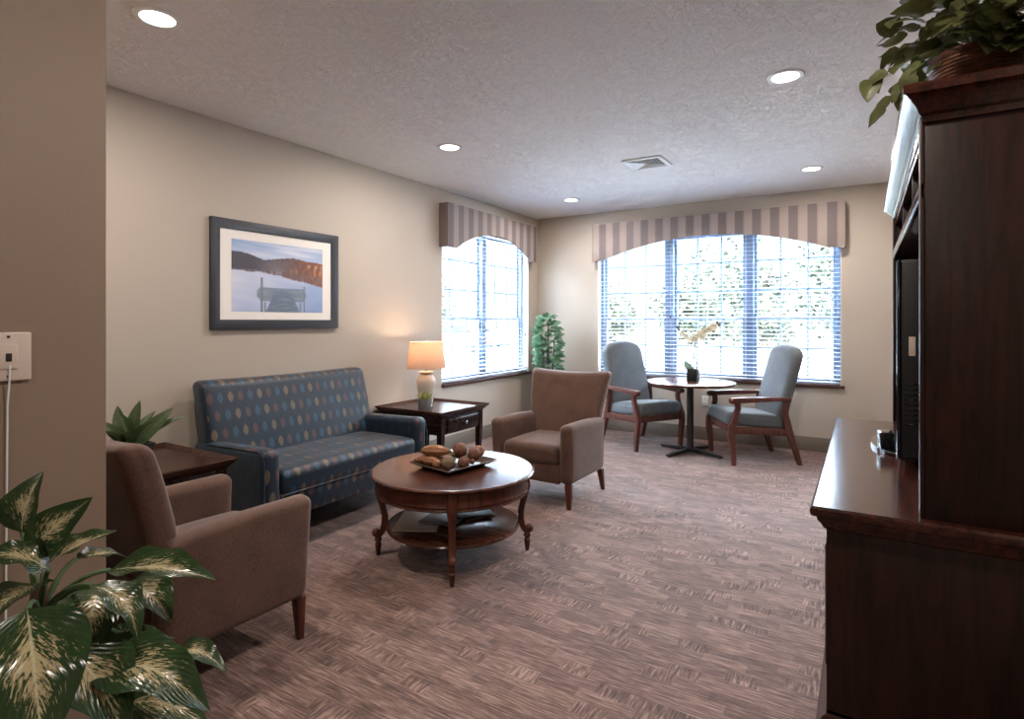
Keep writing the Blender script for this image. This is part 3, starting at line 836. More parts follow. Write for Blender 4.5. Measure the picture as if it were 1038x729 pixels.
# small succulent on lamp table
r = thing('potted_succulent', 'small green succulent in round grey stone pot beside the lamp', 'plant', (.50, 3.835, .582))
b = new(); lathe(b, [(0, 0), (.050, 0), (.056, .01), (.060, .10), (.058, .106), (.050, .106), (.048, .09), (0, .09)], 32); obj('pot', b, 'stone_pot', r)
b = new(); lathe(b, [(0, .095), (.048, .092), (.048, .088), (0, .088)], 20); obj('soil', b, 'soil', r)
rr = random.Random(3); L = []
for k in range(20):
    a = k * 2.4; q = .35 + .65 * k / 20; ln = .055 + .045 * q
    d = Vector((math.cos(a) * q, math.sin(a) * q, 1.1 - q * .75)).normalized()
    L.append(leaf((math.cos(a) * .008, math.sin(a) * .008, .095), Vector((0, 0, .095)) + d * ln * 1.15, .034, (-d.x, -d.y, 1), -.15, .35, nu=4, nv=6))
obj('leaf_rosette', merge(L), 'succulent', r, 0)

# spiky plant on left end table
r = thing('potted_agave', 'broad leaved spiky plant in dark square pot on the end table', 'plant', (.40, 1.53, .582))
b = new(); ring_loft(b, -.05, .05, -.05, .05, [(0, 0), (.035, .10), (.04, .125), (.032, .125), (.028, .10)]); obj('pot', b, 'dark_pot', r)
obj('soil', bx(-.075, .075, -.075, .075, .098, .104), 'soil', r)
for k, (tx, ty, tz, w_, up) in enumerate([(-.02, .16, .24, .075, (.4, -1, .3)), (.07, .22, .26, .085, (1, -.8, .5)), (.10, .30, .20, .06, (.3, -.5, 1)), (-.10, -.02, .30, .08, (1, -1, .3)), (.10, -.10, .28, .085, (1, .2, .5)), (-.05, -.16, .22, .08, (1, 0, .8)), (.16, .06, .20, .08, (1, -.6, .9)), (-.17, .1, .22, .07, (1, 0, 1)), (.02, .05, .34, .075, (1, -1, .1)), (.18, -.12, .16, .07, (.2, 0, 1)), (.06, -.2, .18, .07, (0, .3, 1))]):
    obj('leaf', leaf((tx * .1, ty * .1, .10), (tx * .9, ty * .9, .10 + tz * .74), w_ * .95, up, .08, .45, nu=6, nv=10, prof=lambda t: max(0, math.sin(PI * (.18 + .82 * t))) ** .75), 'agave', r, 0)

# ------------------------------------------------------------------ coffee table
def coffee_table():
    r = thing('coffee_table', 'round two tier wooden coffee table with curved scroll legs in front of the sofa', 'table', (1.70, 2.68, 0))
    b = new(); lathe(b, [(0, .474), (.455, .474), (.468, .480), (.477, .488), (.4775, .494), (.470, .500), (.462, .5015), (.457, .500), (0, .500)], 96); obj('tabletop', b, 'table_wood', r)
    b = new(); lathe(b, [(.415, .392), (.436, .392), (.440, .402), (.436, .41), (.433, .474), (.415, .474)], 96, cap=False); obj('apron', b, 'leg_wood', r)
    b = new(); lathe(b, [(.412, .380), (.444, .380), (.449, .386), (.446, .394), (.412, .394)], 96, cap=False); obj('lower_molding', b, 'table_wood', r)
    b = new(); lathe(b, [(0, .165), (.375, .165), (.386, .169), (.390, .176), (.386, .184), (.377, .188), (0, .188)], 96); obj('shelf', b, 'table_wood', r)
    for k in range(4):
        a = math.radians(36.5 + 90 * k); R = Matrix.Rotation(a, 4, 'Z')
        b = new()
        # sweeping leg: (radius, z, half thickness radial, half width)
        P = [(.436, .474, .014, .026), (.436, .40, .015, .026), (.434, .392, .020, .029), (.430, .375, .020, .026), (.422, .33, .018, .022), (.408, .28, .017, .019), (.398, .23, .018, .018), (.398, .19, .019, .018), (.404, .16, .019, .019), (.418, .132, .020, .019), (.432, .112, .018, .018)]
        bar(b, [(x, 0, z, hr, hw) for x, z, hr, hw in P], .006); b.transform(R); lg = obj('leg', b, 'leg_wood', r)
        b = new(); bmesh.ops.create_uvsphere(b, u_segments=20, v_segments=12, radius=.026, matrix=R @ Matrix.Translation((.448, 0, .132)) @ Matrix.Diagonal((1, .85, 1, 1))); obj('scroll', b, 'leg_wood', lg)
        b = new(); lathe(b, [(0, 0), (.010, 0), (.012, .01), (.019, .06), (.021, .066), (.015, .072), (.013, .08), (.020, .086), (.022, .094), (.018, .102), (.014, .12), (0, .12)], 16, (.436, 0)); b.transform(R); obj('foot', b, 'leg_wood', lg)
coffee_table()

# decorative tray + contents
TA = math.radians(-10)
TC = Vector((1.687, 2.70, .5005))
tr_ = thing('decorative_tray', 'shallow dark wooden tray of dried pods on the coffee table', 'tray', TC, TA)
b = new(); ring_loft(b, -.115, .115, -.142, .142, [(0, 0), (.052, .030), (.058, .034), (.052, .036), (.0, .010)]); obj('body', b, 'tray', tr_, 20)
RT = Matrix.Translation(TC) @ Matrix.Rotation(TA, 4, 'Z')
def ball(name, x, y, rad, lab, mat, z=None):
    b = new(); bmesh.ops.create_icosphere(b, subdivisions=4, radius=rad)
    for v in b.verts:
        n_ = v.co.normalized(); ph = math.atan2(n_.y, n_.x)
        v.co *= 1 + .06 * math.sin(ph * 6) * (1 - abs(n_.z)) + .05 * noise.noise(v.co * 60 + Vector((x * 9, y * 9, 0)))
        v.co.z *= .95
    o = obj(name, b, mat, None, 0); o.location = RT @ Vector((x, y, (z if z is not None else .010) + rad * .99)); o.rotation_euler = (x * 9, y * 7, x * 31)
    tag(o, lab, 'decoration', 'dried pods in the tray')
def pod(x, y, ln, rad, ang, lab, mat='pod', z=.012, tilt=0):
    b = new(); n = 24; rings = 16
    prof = [(max(.0005, rad * max(0, math.sin(PI * (i / rings) ** .85)) ** .7), ln * (i / rings - .5)) for i in range(rings + 1)]
    lathe(b, prof, n)
    for v in b.verts:
        ph = math.atan2(v.co.y, v.co.x); s = 1 + .14 * math.sin(ph * 7); v.co.x *= s; v.co.y *= s
    b.transform(Matrix.Rotation(ang, 4, 'Z') @ Matrix.Rotation(PI / 2 + tilt, 4, 'Y'))
    o = obj('seed_pod', b, mat, None, 0); o.location = RT @ Vector((x, y, z + rad)); o.rotation_euler = (0, 0, TA)
    tag(o, lab, 'decoration', 'dried pods in the tray')
pod(-.075, -.075, .19, .032, .55, 'long ridged tan seed pod lying on top at the sofa end of the tray', z=.062)
pod(-.125, -.095, .17, .026, 1.0, 'ridged tan seed pod at the outer sofa end rim of the tray', z=.016)
pod(-.055, -.120, .14, .026, .15, 'lower ridged seed pod under the long pod at the near tray corner', z=.016)
pod(-.055, -.03, .15, .026, .8, 'ridged pod lying in the middle of the tray under the stack', z=.010)
ball('dried_ball', .062, -.098, .041, 'large grey brown ribbed ball at the near corner of the tray', 'pod_grey')
ball('dried_ball', .018, -.150, .024, 'small tan ball between the seed pods and the grey ribbed ball', 'pod', .022)
ball('dried_ball', .115, -.030, .034, 'reddish brown ball in the middle of the window side tray rim', 'pod_dark', .014)
ball('dried_ball', .045, .010, .043, 'large round brown ball on top of the pile in the tray centre', 'pod_dark', .062)
ball('dried_ball', .105, .068, .038, 'dark brown round ball at the window end of the tray', 'pod_dark', .040)
ball('dried_ball', .128, .026, .016, 'small reddish ball beside the window end tray rim', 'pod_dark', .030)
ball('dried_ball', .072, .140, .034, 'light tan capped ball at the far end of the tray', 'pod', .045)
ball('dried_ball', -.035, .080, .036, 'brown ball partly hidden behind the pile near the sofa', 'pod_grey', .024)
ball('dried_ball', .050, .040, .030, 'brown ball at the bottom of the pile in the tray centre', 'pod_dark', .006)
pod(-.115, .055, .13, .024, 1.1, 'slim brown pod leaning behind the long pod', 'pod_grey', .018)
pod(.0, .140, .10, .016, 2.2, 'dark curled pod sticking out at the far end of the tray', 'bud', .050, .3)

# books on the coffee-table shelf
def book(label, cx, cy, z, hx, hy, th, rz, cover, tiltx=0):
    r = thing('magazine' if th < .02 else 'book', label, 'magazine' if th < .02 else 'book', (cx, cy, z), rz, 'reading matter on the coffee table shelf')
    c = .0015
    cv = obj('cover', bx(-hx, hx, -hy, hy, th - c * 1.2, th, .0004), cover, r); obj('cover', bx(-hx, hx, -hy, hy, 0, c * 1.2, .0004), cover, r)
    obj('spine', bx(-hx - .001, -hx + .001, -hy, hy, 0, th, .0003), cover, r)
    obj('pages', bx(-hx + .001, hx - .003, -hy + .003, hy - .003, c, th - c), 'paper', r); return r
book('flat tan folder lying on the sofa side of the coffee table shelf', 1.545, 2.56, .188, .125, .16, .008, math.radians(30), 'book_brown')
book('dark covered magazine overlapping the tan folder on the shelf', 1.64, 2.69, .1965, .11, .14, .007, math.radians(12), 'book_dark')
book('thick dark book at the bottom of the stack on the shelf', 1.70, 2.86, .188, .10, .135, .007, math.radians(62), 'book_dark')
book('slate blue magazine lying on top of the shelf stack', 1.70, 2.86, .2040, .105, .14, .008, math.radians(48), 'book_slate')

# ------------------------------------------------------------------ cabinet
def cabinet():
    r = thing('media_cabinet', 'tall dark mahogany media cabinet with crown molding and open hutch on base', 'cabinet', (0, 0, 0))
    X0, X1, Y0, Y1 = 3.657, RX - .005, 2.055, 3.94
    HX, HY0, HY1 = 3.911, 2.065, 4.00
    # base carcass
    obj('base_side_panel', bx(X0, X1, Y0, Y0 + .025, .10, .71, .002), 'mahog_z', r)
    obj('base_side_panel', bx(X0, X1, Y1 - .025, Y1, .10, .71, .002), 'mahog_z', r)
    obj('base_carcass', bx(X0 + .022, X1 - .01, Y0 + .025, Y1 - .025, .10, .71), 'mahog_z', r)
    n = 4; w = (Y1 - Y0 - .05) / n
    for k in range(n):
        y0 = Y0 + .025 + k * w
        b = new(); box(b, X0 - .0, X0 + .021, y0 + .004, y0 + w - .004, .15, .70, .004)
        d = obj('door', b, 'mahog_z', r); obj('door_panel', soft(X0 - .003, y0 + w / 2, .425, .006, w / 2 - .07, .20, .005, 2, 2), 'mahog_z', d)
        kn = new(); lathe(kn, [(0, 0), (.006, 0), (.006, .012), (.014, .02), (.012, .028), (0, .03)], 14); kn.transform(Matrix.Translation((X0, y0 + (.05 if k % 2 else w - .05), .50)) @ Matrix.Rotation(-PI / 2, 4, 'Y')); obj('knob', kn, 'silver', d)
    b = new(); ring_loft(b, X0, X1, Y0, Y1, [(.012, 0), (.014, .085), (.010, .095), (.005, .115), (0, .125), (0, .135)], sides=(2.2, 0, 1, 1)); obj('base_molding', b, 'mahog_y', r, 25)
    b = new(); ring_loft(b, X0, X1, Y0, Y1, [(0, .705), (.006, .71), (.010, .722), (.018, .735), (.020, .745), (.030, .750), (.033, .758), (.033, .772), (.027, .780)], sides=(1.33, 0, 1, 1)); obj('countertop', b, 'mahog_y', r, 25)
    # hutch
    z0 = .780; zt = 1.965
    obj('hutch_side_panel', bx(HX, X1, HY0, HY0 + .028, z0, zt, .002), 'mahog_z', r)
    obj('hutch_side_panel', bx(HX, X1, HY1 - .028, HY1, z0, zt, .002), 'mahog_z', r)
    obj('hutch_back_panel', bx(X1 - .012, X1 - .002, HY0 + .028, HY1 - .028, z0, zt), 'mahog_z', r)
    obj('hutch_top', bx(HX, X1, HY0 + .028, HY1 - .028, zt - .045, zt), 'mahog_y', r)
    obj('hutch_shelf', bx(HX + .004, X1 - .012, HY0 + .028, HY1 - .028, 1.735, 1.765, .003), 'mahog_y', r)
    for f in (1 / 3, 2 / 3):
        y = HY0 + (HY1 - HY0) * f; obj('divider', bx(HX + .006, X1 - .012, y - .011, y + .011, 1.765, zt - .045, .002), 'mahog_z', r)
    obj('face_rail', bx(HX - .012, HX + .003, HY0 + .0, HY1, 1.722, 1.77, .003), 'mahog_y', r)
    for y0, y1 in ((HY0, HY0 + .045), (HY1 - .045, HY1)): obj('face_stile', bx(HX - .0125, HX - .0005, y0, y1, z0 + .001, zt, .003), 'mahog_z', r)
    b = new(); ring_loft(b, HX, X1, HY0, HY1, [(0, 1.94), (.006, 1.943), (.008, 1.960), (.014, 1.967), (.020, 1.985), (.034, 2.005), (.040, 2.011), (.046, 2.015), (.048, 2.037), (.044, 2.043), (.03, 2.045)], sides=(1.2, 0, 1.55, 1.55)); obj('crown_molding', b, 'mahog_y', r, 25)
cabinet()

# television
tv = thing('television', 'black flat panel television on a stand inside the wooden cabinet', 'television', (3.945, 3.24, .780), math.radians(-3.6))
# local: screen faces -x, width along y
hw, z0, z1 = .505, .035, .825
obj('body', soft(.012, 0, (z0 + z1) / 2, .045, hw, (z1 - z0) / 2, .012, 2, 3), 'matt_black', tv)
b = new()
for (ya, yb, za, zb) in ((-hw, -hw + .035, z0, z1), (hw - .035, hw, z0, z1), (-hw + .035, hw - .035, z1 - .035, z1), (-hw + .035, hw - .035, z0, z0 + .07)): box(b, -.046, -.030, ya, yb, za, zb, .005)
obj('bezel', b, 'gloss_black', tv)
obj('screen', bx(-.038, -.034, -hw + .03, hw - .03, z0 + .065, z1 - .03), 'screen', tv)
b = new()
for k in range(9): box(b, -.02, .035, -hw - .0025, -hw + .001, .17 + k * .02, .176 + k * .02, .001)
obj('side_vents', b, 'gloss_black', tv)
obj('sticker', bx(-.006, .016, -hw - .0018, -hw + .0005, .445, .52, .002), 'cream_label', tv, label='small cream sticker')
b = new(); pts = []
for k in range(25):
    a = PI / 2 + PI * k / 24; pts.append((-.03 + .13 * math.cos(a) if True else 0, .30 * math.sin(a)))
pts += [(.14, -.30), (.14, .30)]
prism(b, pts, .0, .016, 'xy', .004); obj('stand_base', b, 'gloss_black', tv)
obj('stand_neck', bx(.0, .04, -.09, .09, .014, .05, .004), 'gloss_black', tv)

r = thing('cable_box', 'small black and silver receiver standing on the television stand base', 'device', (3.842, 3.09, .7965), math.radians(5))
obj('case', soft(0, 0, .034, .028, .05, .034, .006, 2, 3), 'gloss_black', r)
obj('front_trim', bx(-.030, -.026, -.046, .046, .040, .064, .001), 'silver', r)
b = new(); lathe(b, [(0, 0), (.013, 0), (.013, .004), (0, .006)], 16); b.transform(Matrix.Translation((-.0275, 0, .022)) @ Matrix.Rotation(-PI / 2, 4, 'Y')); obj('dial', b, 'silver', r)

# ------------------------------------------------------------------ basket plant on cabinet
BP = Vector((4.06, 2.31, 2.045))
r = thing('potted_pothos', 'trailing green pothos in a woven brown basket on top of the cabinet', 'plant', BP)
b = new(); prof = [(0, 0), (.085, 0)]
for k in range(13):
    z = .008 + k * .0105; rad = .085 + .038 * (k / 12); prof += [(rad, z), (rad + .006, z + .005)]
prof += [(.132, .142), (.136, .150), (.130, .155), (.120, .148), (.112, .10), (0, .10)]
lathe(b, prof, 40)
for v in b.verts:
    ph = math.atan2(v.co.y, v.co.x)
    if v.co.length > .05: k = 1 + .02 * math.sin(ph * 26 + (round(v.co.z / .0105) % 2) * PI); v.co.x *= k; v.co.y *= k
obj('basket', b, 'basket', r, 50)
rr = random.Random(11); L = []; stems = new()
heart = lambda t: (math.sin(PI * min(1, (.06 + t) ** .62)) ** .6) if t < 1 else 0
for k in range(230):
    a = rr.uniform(0, 2 * PI); rad = rr.uniform(.03, .32) if k < 190 else rr.uniform(.2, .36)
    x, y = rad * math.cos(a), rad * math.sin(a) * 1.15
    z = .17 + rr.uniform(-.06, .20) * (1 - rad / .5) + .05 - rad * .12
    if x > .17 or x < -.23: continue
    ln = rr.uniform(.07, .115); da = a + rr.uniform(-1.1, 1.1); dz = rr.uniform(-.9, .3)
    d = Vector((math.cos(da), math.sin(da), dz)).normalized()
    if x + d.x * ln > .19 or x + d.x * ln < -.27 or y + d.y * ln < -.36: continue
    if z + d.z * ln < .03 : continue
    up = (rr.uniform(-.7, .4), rr.uniform(-1, .3), 1)
    L.append(leaf((x, y, z), Vector((x, y, z)) + d * ln, ln * .8, up, .1, .2, .08, 5, 7, heart, k))
    if k % 4 == 0:
        a2_ = rr.uniform(-2.0, -.5); q_ = Vector((.135 * math.cos(a2_) + .03, .135 * math.sin(a2_) - .01, rr.uniform(.12, .2))); d2 = Vector((rr.uniform(-.5, .5), -.6, rr.uniform(-1, .2))).normalized()
        if q_.x > .02 or k % 8 == 0: L.append(leaf(q_, q_ + d2 * ln * .8, ln * .65, (rr.uniform(-.4, .4), -1, .8), .1, .2, .08, 5, 7, heart, k))
    if k % 6 == 0 and z < .22: tube(stems, bezier((x * .2, y * .2, .12), (x * .6, y * .6, z + .05), (x, y, z), 5), .002, 5)
# trailing vines over the front edge
for (px_, py_, pz_, path) in ((0, 0, 0, [(-.05, -.05, .15), (-.16, -.12, .15), (-.24, -.16, .10), (-.28, -.15, .09)]), (0, 0, 0, [(-.04, .05, .15), (-.14, .04, .15), (-.21, .02, .09), (-.24, .0, .04)]), (0, 0, 0, [(-.03, -.08, .15), (-.10, -.18, .13), (-.16, -.24, .07), (-.19, -.27, .04)])):
    tube(stems, path, .0022, 5)
    for i in range(1, len(path)):
        for f in (.5, 1.0):
            p = Vector(path[i - 1]).lerp(Vector(path[i]), f); ln = rr.uniform(.055, .085)
            d = Vector((rr.uniform(-.8, .3), rr.uniform(-.7, .7), rr.uniform(-1, .05))).normalized()
            if i == 1: continue
            L.append(leaf(p, p + d * ln, ln * .75, (rr.uniform(-1, 0), -1, .6), .08, .2, .05, 5, 7, heart, i))
obj('foliage', merge(L), 'pothos', r, 0); obj('vines', stems, 'stem', r)

# ------------------------------------------------------------------ corner plant
r = thing('corner_plant', 'tall leafy green plant in dark pot in the corner between the windows', 'plant', (.37, 6.36, 0))
b = new(); lathe(b, [(0, 0), (.12, 0), (.125, .02), (.15, .30), (.155, .33), (.14, .33), (.135, .29), (0, .29)], 32); obj('pot', b, 'dark_pot', r)
b = new()
for dx, dy, h in ((0, 0, 1.3), (.05, .03, 1.1), (-.06, -.02, 1.15), (.02, -.06, .95)): tube(b, [(dx * .3, dy * .3, .28), (dx * .8, dy * .8, h * .6), (dx * 1.3, dy * 1.3, h)], .008, 6)
obj('stem', b, 'brown_stem', r)
rr = random.Random(5); L = []
for k in range(330):
    h = rr.uniform(.45, 1.42); q = (h - .45) / .97
    R_ = (.20 if h < 1.2 else .20 * (1.5 - h) / .3 + .02) * (1 if q > .25 else .75)
    a = rr.uniform(0, 2 * PI); x, y = R_ * .5 * math.cos(a), R_ * .5 * math.sin(a)
    ln = rr.uniform(.09, .14); da = a + rr.uniform(-.5, .5)
    d = Vector((math.cos(da), math.sin(da), rr.uniform(-.5, .6))).normalized()
    tip = Vector((x, y, h)) + d * ln
    if tip.y > .36 or tip.x < -.34: continue
    L.append(leaf((x, y, h), tip, ln * .66, (rr.uniform(-.3, .6), -1, 1.2), .12, .2, .05, 4, 6, None, k))
obj('foliage', merge(L), 'rubber', r, 0)

# ------------------------------------------------------------------ foreground dieffenbachia
def W(px, py, Z):
    c, s = math.cos(ANG), math.sin(ANG); u = px - 519; v = 326 - py
    return CAM + Vector((-s * 579 + c * u, c * 579 + s * u, v)) * (Z / 579)
base = Vector((2.36, .36, 0))
r = thing('potted_dieffenbachia', 'large variegated dieffenbachia with cream blotched leaves beside the partition wall', 'plant', base)
b = new(); lathe(b, [(0, 0), (.13, 0), (.14, .02), (.17, .36), (.175, .40), (.16, .40), (.155, .36), (0, .36)], 36); obj('pot', b, 'dark_pot', r)
b = new(); lathe(b, [(0, .355), (.154, .35), (.154, .33), (0, .33)], 24); obj('soil', b, 'soil', r)
top = W(40, 612, 1.16) - base
b = new(); tube(b, [(0, 0, .33), (top.x * .3, top.y * .3, .55), (top.x * .7, top.y * .7, .68), (top.x, top.y, top.z), tuple(top + Vector((.0, 0, .04)))], [.022, .02, .019, .018, .012], 12); obj('stem', b, 'brown_stem', r)
CV = (CAM - W(60, 600, 1.1)).normalized()
def dleaf(bp, tp, Zb, Zt, wpx, up, arch=.1, fold=.25, wav=.12, seed=0, curl=0.0):
    B_, T_ = W(*bp, Zb) - base, W(*tp, Zt) - base
    w_ = wpx * (Zb + Zt) / 2 / 579
    up = Vector(up); u3 = CV * up[1] + Vector((0, 0, 1)) * up[2] + Vector((math.cos(ANG), math.sin(ANG), 0)) * up[0]
    lf = obj('leaf', leaf(B_, T_, w_, u3, arch, fold, wav, 8, 16, None, seed, curl), 'dieff', r, 0)
    mid = (B_ + top) / 2 + Vector((0, 0, .03)); b = new()
    tube(b, bezier(tuple(top + Vector((0, 0, -.03))), tuple(mid), tuple(B_ ), 8), [.006] * 4 + [.0045] * 5, 8); obj('petiole', b, 'stem', lf)
# up = (screen right, towards viewer, world up)
dleaf((22, 540), (44, 478), 1.20, 1.22, 46, (-.5, 1, .1), .12, .5, .05, 1)
dleaf((28, 558), (94, 504), 1.14, 1.12, 46, (.1, 1, .25), .04, .15, .08, 2)
dleaf((46, 572), (119, 538), 1.22, 1.30, 46, (-.2, .25, 1), .06, .3, .1, 3)
dleaf((78, 567), (131, 566), 1.24, 1.34, 34, (0, .12, 1), .10, .2, .1, 4)
dleaf((112, 578), (219, 588), 1.20, 1.16, 50, (.0, .42, 1), .07, .4, .15, 5)
dleaf((122, 596), (174, 631), 1.24, 1.16, 60, (.5, .75, .8), .16, .3, .15, 6)
dleaf((100, 596), (84, 674), 1.12, 1.00, 66, (-.1, 1, .5), .14, .2, .12, 7)
dleaf((94, 594), (140, 650), 1.06, 1.04, 44, (.9, .35, .7), .22, .3, .18, 8)
dleaf((116, 664), (158, 636), 1.18, 1.22, 44, (.3, .35, 1), .12, .3, .15, 9)
dleaf((92, 676), (213, 722), 1.02, 1.02, 74, (.35, .65, 1), .22, .25, .16, 10)
dleaf((170, 668), (231, 682), 1.20, 1.18, 34, (.2, .35, 1), .25, .3, .12, 11)
dleaf((28, 618), (44, 770), .98, .86, 108, (.0, 1, .55), .10, .18, .10, 12)
dleaf((60, 652), (128, 752), 1.02, .94, 84, (.5, .8, .7), .14, .25, .14, 13)
dleaf((50, 578), (-26, 566), 1.10, 1.04, 52, (-.1, .4, 1), .16, .25, .15, 14)
dleaf((46, 592), (-18, 640), 1.12, .98, 56, (-.5, .8, .6), .16, .25, .1, 15)
dleaf((130, 672), (177, 646), 1.22, 1.30, 30, (.2, .12, 1), .05, .3, .1, 16)
dleaf((120, 715), (215, 742), 1.06, 1.06, 50, (.2, .5, 1), .2, .25, .12, 17)
dleaf((30, 640), (-50, 720), 1.05, .92, 90, (-.3, 1, .6), .12, .2, .1, 18)
dleaf((100, 650), (130, 700), 1.14, 1.10, 60, (.5, .9, .5), .15, .25, .1, 21)

# ------------------------------------------------------------------ wall plate with cord, outlet
r = thing('wall_plate', 'ivory jack plate with thin white cord on the partition wall', 'wall plate', (PX, .535, 1.275))
obj('plate', soft(.004, 0, 0, .005, .0455, .059, .003, 2, 2), 'plate', r)
obj('insert', bx(.008, .0115, -.018, .018, -.030, .030, .001), 'plate', r)
obj('socket', bx(.011, .0122, -.006, .006, -.012, .008, .001), 'dark_hole', r)
for z in (.048, -.048): obj('screw', bx(.0088, .0098, -.003, .003, z - .003, z + .003, .001), 'dark_hole', r)
b = new(); tube(b, [(.012, .002, -.02), (.012, .001, -.06), (.006, -.001, -.12), (.004, -.004, -.7), (.004, -.006, -1.27)], .0022, 6); obj('cord', b, 'white', r)

r = thing('wall_outlet', 'white double electrical outlet on the wall under the triple window', 'outlet', (2.20, D, .45))
obj('plate', soft(0, -.004, 0, .036, .005, .058, .003, 2, 2), 'white', r)
for z in (.024, -.024):
    so = obj('socket', soft(0, -.009, z, .016, .003, .014, .0025, 2, 2), 'white', r)
    b = new(); box(b, -.008, -.005, -.0128, -.0116, z - .005, z + .006); box(b, .005, .008, -.0128, -.0116, z - .005, z + .006); obj('slots', b, 'dark_hole', so)

# ------------------------------------------------------------------ outdoors
struct('ground_lawn', bx(-90, 70, D + .25, 120, -.35, -.25), 'lawn')
struct('ground_side', bx(-90, -.25, -40, D + .25, -.35, -.25), 'lawn')
struct('bounce_slab_back', bx(-14, 16, D + .25, 13.2, -.25, -.20), 'concrete')  # unseen slab, added to bounce daylight up through the back window
struct('bounce_slab_side', bx(-8, -.25, -14, D + .25, -.25, -.20), 'concrete')  # same added bounce slab for the left window, also out of view
struct('road_parking', bx(-70, 50, 14, 34, -.25, -.235), 'asphalt')
struct('road_side', bx(-34, -8.2, -30, 14, -.25, -.236), 'asphalt')

def tree_meshes(seed, h, cr, mat):
    rr = random.Random(seed); V, F, U = [], [], []
    blobs = [(Vector((rr.uniform(-.5, .5) * cr, rr.uniform(-.5, .5) * cr, h - cr * rr.uniform(.5, 1.5))), cr * rr.uniform(.45, .7)) for _ in range(9)]
    for _ in range(2600):
        c, br = rr.choice(blobs); d = Vector((rr.gauss(0, 1), rr.gauss(0, 1), rr.gauss(0, 1))).normalized() * br * rr.uniform(.6, 1.02)
        p = c + d; a = Vector((rr.gauss(0, 1), rr.gauss(0, 1), rr.gauss(0, 1))).normalized(); b_ = a.cross(Vector((rr.gauss(0, 1), rr.gauss(0, 1), .3))).normalized(); s = rr.uniform(.08, .17) * cr / 2
        o = len(V); V += [p + a * s, p + b_ * s * .6, p - a * s, p - b_ * s * .6]; F.append((o, o + 1, o + 2, o + 3))
    crown = (V, F)
    b = new(); tube(b, [(0, 0, 0), (.05, 0, h * .3), (0, .05, h * .7)], [cr * .07, cr * .055, cr * .03], 8)
    for k in range(5):
        a = k * 1.3; tube(b, [(0, 0, h * (.35 + .05 * k)), (math.cos(a) * cr * .3, math.sin(a) * cr * .3, h * (.5 + .05 * k)), (math.cos(a) * cr * .5, math.sin(a) * cr * .5, h * (.6 + .05 * k))], [cr * .035, cr * .025, cr * .01], 6)
    return crown, b
TREES = [((-1.5, 38), 6.5, 3.2, 'leaf_a', 'broad tree beyond the road seen through the first section of the triple window'),
         ((2.6, 47), 8.0, 3.6, 'leaf_a', 'tallest broad tree seen through the middle section of the triple window'),
         ((-7, 42), 6.5, 3.2, 'leaf_a', 'broad tree beyond the road at the lamp side edge of the triple window'),
         ((.5, 24), 2.8, 1.2, 'leaf_a', 'young round tree standing in front of the broad trees'),
         ((3.2, 22), 3.0, .9, 'leaf_b', 'small bluish green tree seen beside the last mullion of the triple window'),
         ((5.0, 26), 3.2, 1.2, 'leaf_b', 'bluish green tree seen through the last section of the triple window'),
         ((-22, 30), 5.0, 2.6, 'leaf_a', 'leafy tree behind the parked cars seen through the double window'),
         ((-27, 36), 6.0, 3.0, 'leaf_b', 'darker tree farther behind the parked cars beyond the double window'),
         ((8, 44), 3.4, 2.2, 'leaf_a', 'low distant tree at the far edge of the triple window'),
         ((-14, 44), 5.0, 2.8, 'leaf_a', 'distant tree between the two windows beyond the road')]
for k, ((x, y), h, cr, m, lab) in enumerate(TREES):
    r = thing('tree', lab, 'tree', (x, y, -.25), 0, 'trees outside the windows'); cr_, tk = tree_meshes(k + 20, h, cr, m)
    obj('crown', cr_, m, r, 0); obj('trunk', tk, 'bark', r)

def car(label, loc, rz, paint):
    r = thing('car', label, 'car', loc, rz, 'cars parked outside the double window')
    b = new(); prism(b, [(-2.15, .32), (-2.2, .62), (-2.05, .82), (-1.1, .92), (-.55, .95), (1.75, .95), (2.1, .88), (2.2, .6), (2.15, .32)], -.86, .86, 'xz', .08, 3); obj('body', b, paint, r)
    b = new(); prism(b, [(-1.15, .9), (-.45, 1.38), (.95, 1.42), (1.65, .92)], -.74, .74, 'xz', .06, 3); cb = obj('cabin', b, 'car_glass', r)
    obj('roof', soft(.25, 0, 1.42, .66, .68, .03, .02, 3, 2), paint, r)
    for sx in (-1.35, 1.35):
        for sy in (-.80, .80):
            b = new(); lathe(b, [(0, -.1), (.30, -.1), (.32, -.07), (.32, .07), (.30, .1), (0, .1)], 24); b.transform(Matrix.Translation((sx, sy, .32)) @ Matrix.Rotation(PI / 2, 4, 'X')); wh = obj('wheel', b, 'tyre', r)
            b = new(); lathe(b, [(0, -.105), (.18, -.105), (.19, -.09), (.19, .09), (.18, .105), (0, .105)], 20); b.transform(Matrix.Translation((sx, sy, .32)) @ Matrix.Rotation(PI / 2, 4, 'X')); obj('hubcap', b, 'silver', wh)
car('red car parked outside beyond the lamp', (-15.2, 24.6, -.235), .25, 'car_red')
car('white car parked outside behind the red car', (-17.0, 29.0, -.235), .25, 'car_white')
car('blue car parked outside nearer the corner plant', (-10.6, 26.5, -.235), .3, 'car_blue')

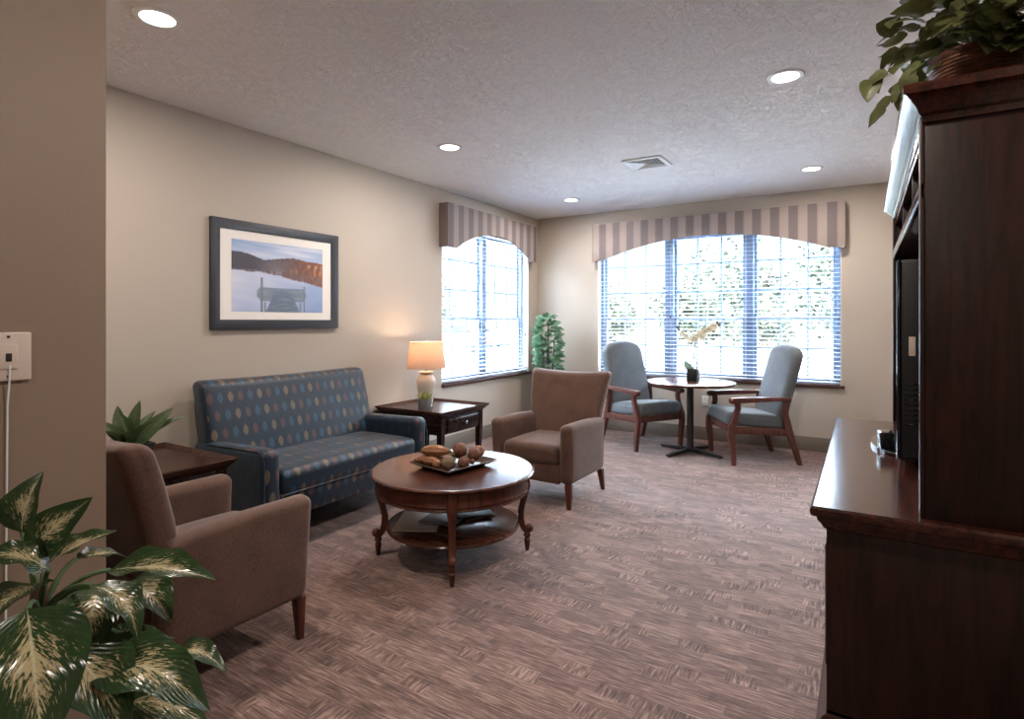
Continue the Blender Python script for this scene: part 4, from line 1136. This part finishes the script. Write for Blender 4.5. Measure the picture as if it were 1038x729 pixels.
# ------------------------------------------------------------------ light
wd = bpy.data.worlds.new('sky'); SC.world = wd; wd.use_nodes = True; nt = wd.node_tree; nt.nodes.clear()
out = nt.nodes.new('ShaderNodeOutputWorld'); bg = nt.nodes.new('ShaderNodeBackground')
tc = nt.nodes.new('ShaderNodeTexCoord'); sp = nt.nodes.new('ShaderNodeSeparateXYZ'); rp = nt.nodes.new('ShaderNodeValToRGB')
nt.links.new(tc.outputs['Generated'], sp.inputs[0]); nt.links.new(sp.outputs[2], rp.inputs[0])
rp.color_ramp.elements[0].position = .16; rp.color_ramp.elements[0].color = (.021, .026, .032, 1)
rp.color_ramp.elements[1].position = .55; rp.color_ramp.elements[1].color = (.80, .90, 1, 1)
nt.links.new(rp.outputs[0], bg.inputs[0]); bg.inputs[1].default_value = 35; nt.links.new(bg.outputs[0], out.inputs[0])

def area(name, loc, rot, sx, sy, power, color, shape='RECTANGLE', portal=False, spread=PI):
    l = bpy.data.lights.new(name, 'AREA'); l.shape = shape; l.size = sx
    if shape == 'RECTANGLE': l.size_y = sy
    l.energy = power; l.color = color; l.spread = spread
    if portal: l.cycles.is_portal = True
    o = bpy.data.objects.new(name, l); COL.objects.link(o); o.location = loc; o.rotation_euler = rot; return o
area('window_portal', ((BX0 + BX1) / 2, D + .22, (ZB + ZT) / 2), (-PI / 2, 0, 0), BX1 - BX0, ZT - ZB, 1, (1, 1, 1), portal=True)
area('window_portal', (-.22, (LY0 + LY1) / 2, (ZB + ZT) / 2), (0, -PI / 2, 0), ZT - ZB, LY1 - LY0, 1, (1, 1, 1), portal=True)
sl = bpy.data.lights.new('sun', 'SUN'); sl.energy = 50; sl.angle = math.radians(2); sl.color = (1, .95, .88)
so_ = bpy.data.objects.new('sun', sl); COL.objects.link(so_); so_.rotation_euler = Vector((-.32, .50, -.85)).to_track_quat('-Z', 'Y').to_euler()
for i, (x, y) in enumerate(DLP):  # covers the seen downlights and the unseen fill ones
    area('downlight_lamp', (x, y, H - .012), (0, 0, 0), .13, .13, 11, (1, .88, .79), 'DISK', spread=PI)
l = bpy.data.lights.new('lamp_bulb', 'POINT'); l.energy = 3.2; l.color = (1, .70, .48); l.shadow_soft_size = .03
o = bpy.data.objects.new('lamp_bulb', l); COL.objects.link(o); o.location = (LX + .0, LY, .582 + .555)

SC.view_settings.view_transform = 'Standard'; SC.view_settings.look = 'None'; SC.view_settings.gamma = 1
SC.view_settings.use_curve_mapping = False; SC.view_settings.exposure = 1.3
cy = SC.cycles
cy.use_denoising = True; cy.max_bounces = 10; cy.diffuse_bounces = 6; cy.glossy_bounces = 4; cy.transmission_bounces = 6; cy.transparent_max_bounces = 12
cy.sample_clamp_indirect = 6; cy.caustics_reflective = False; cy.caustics_refractive = False
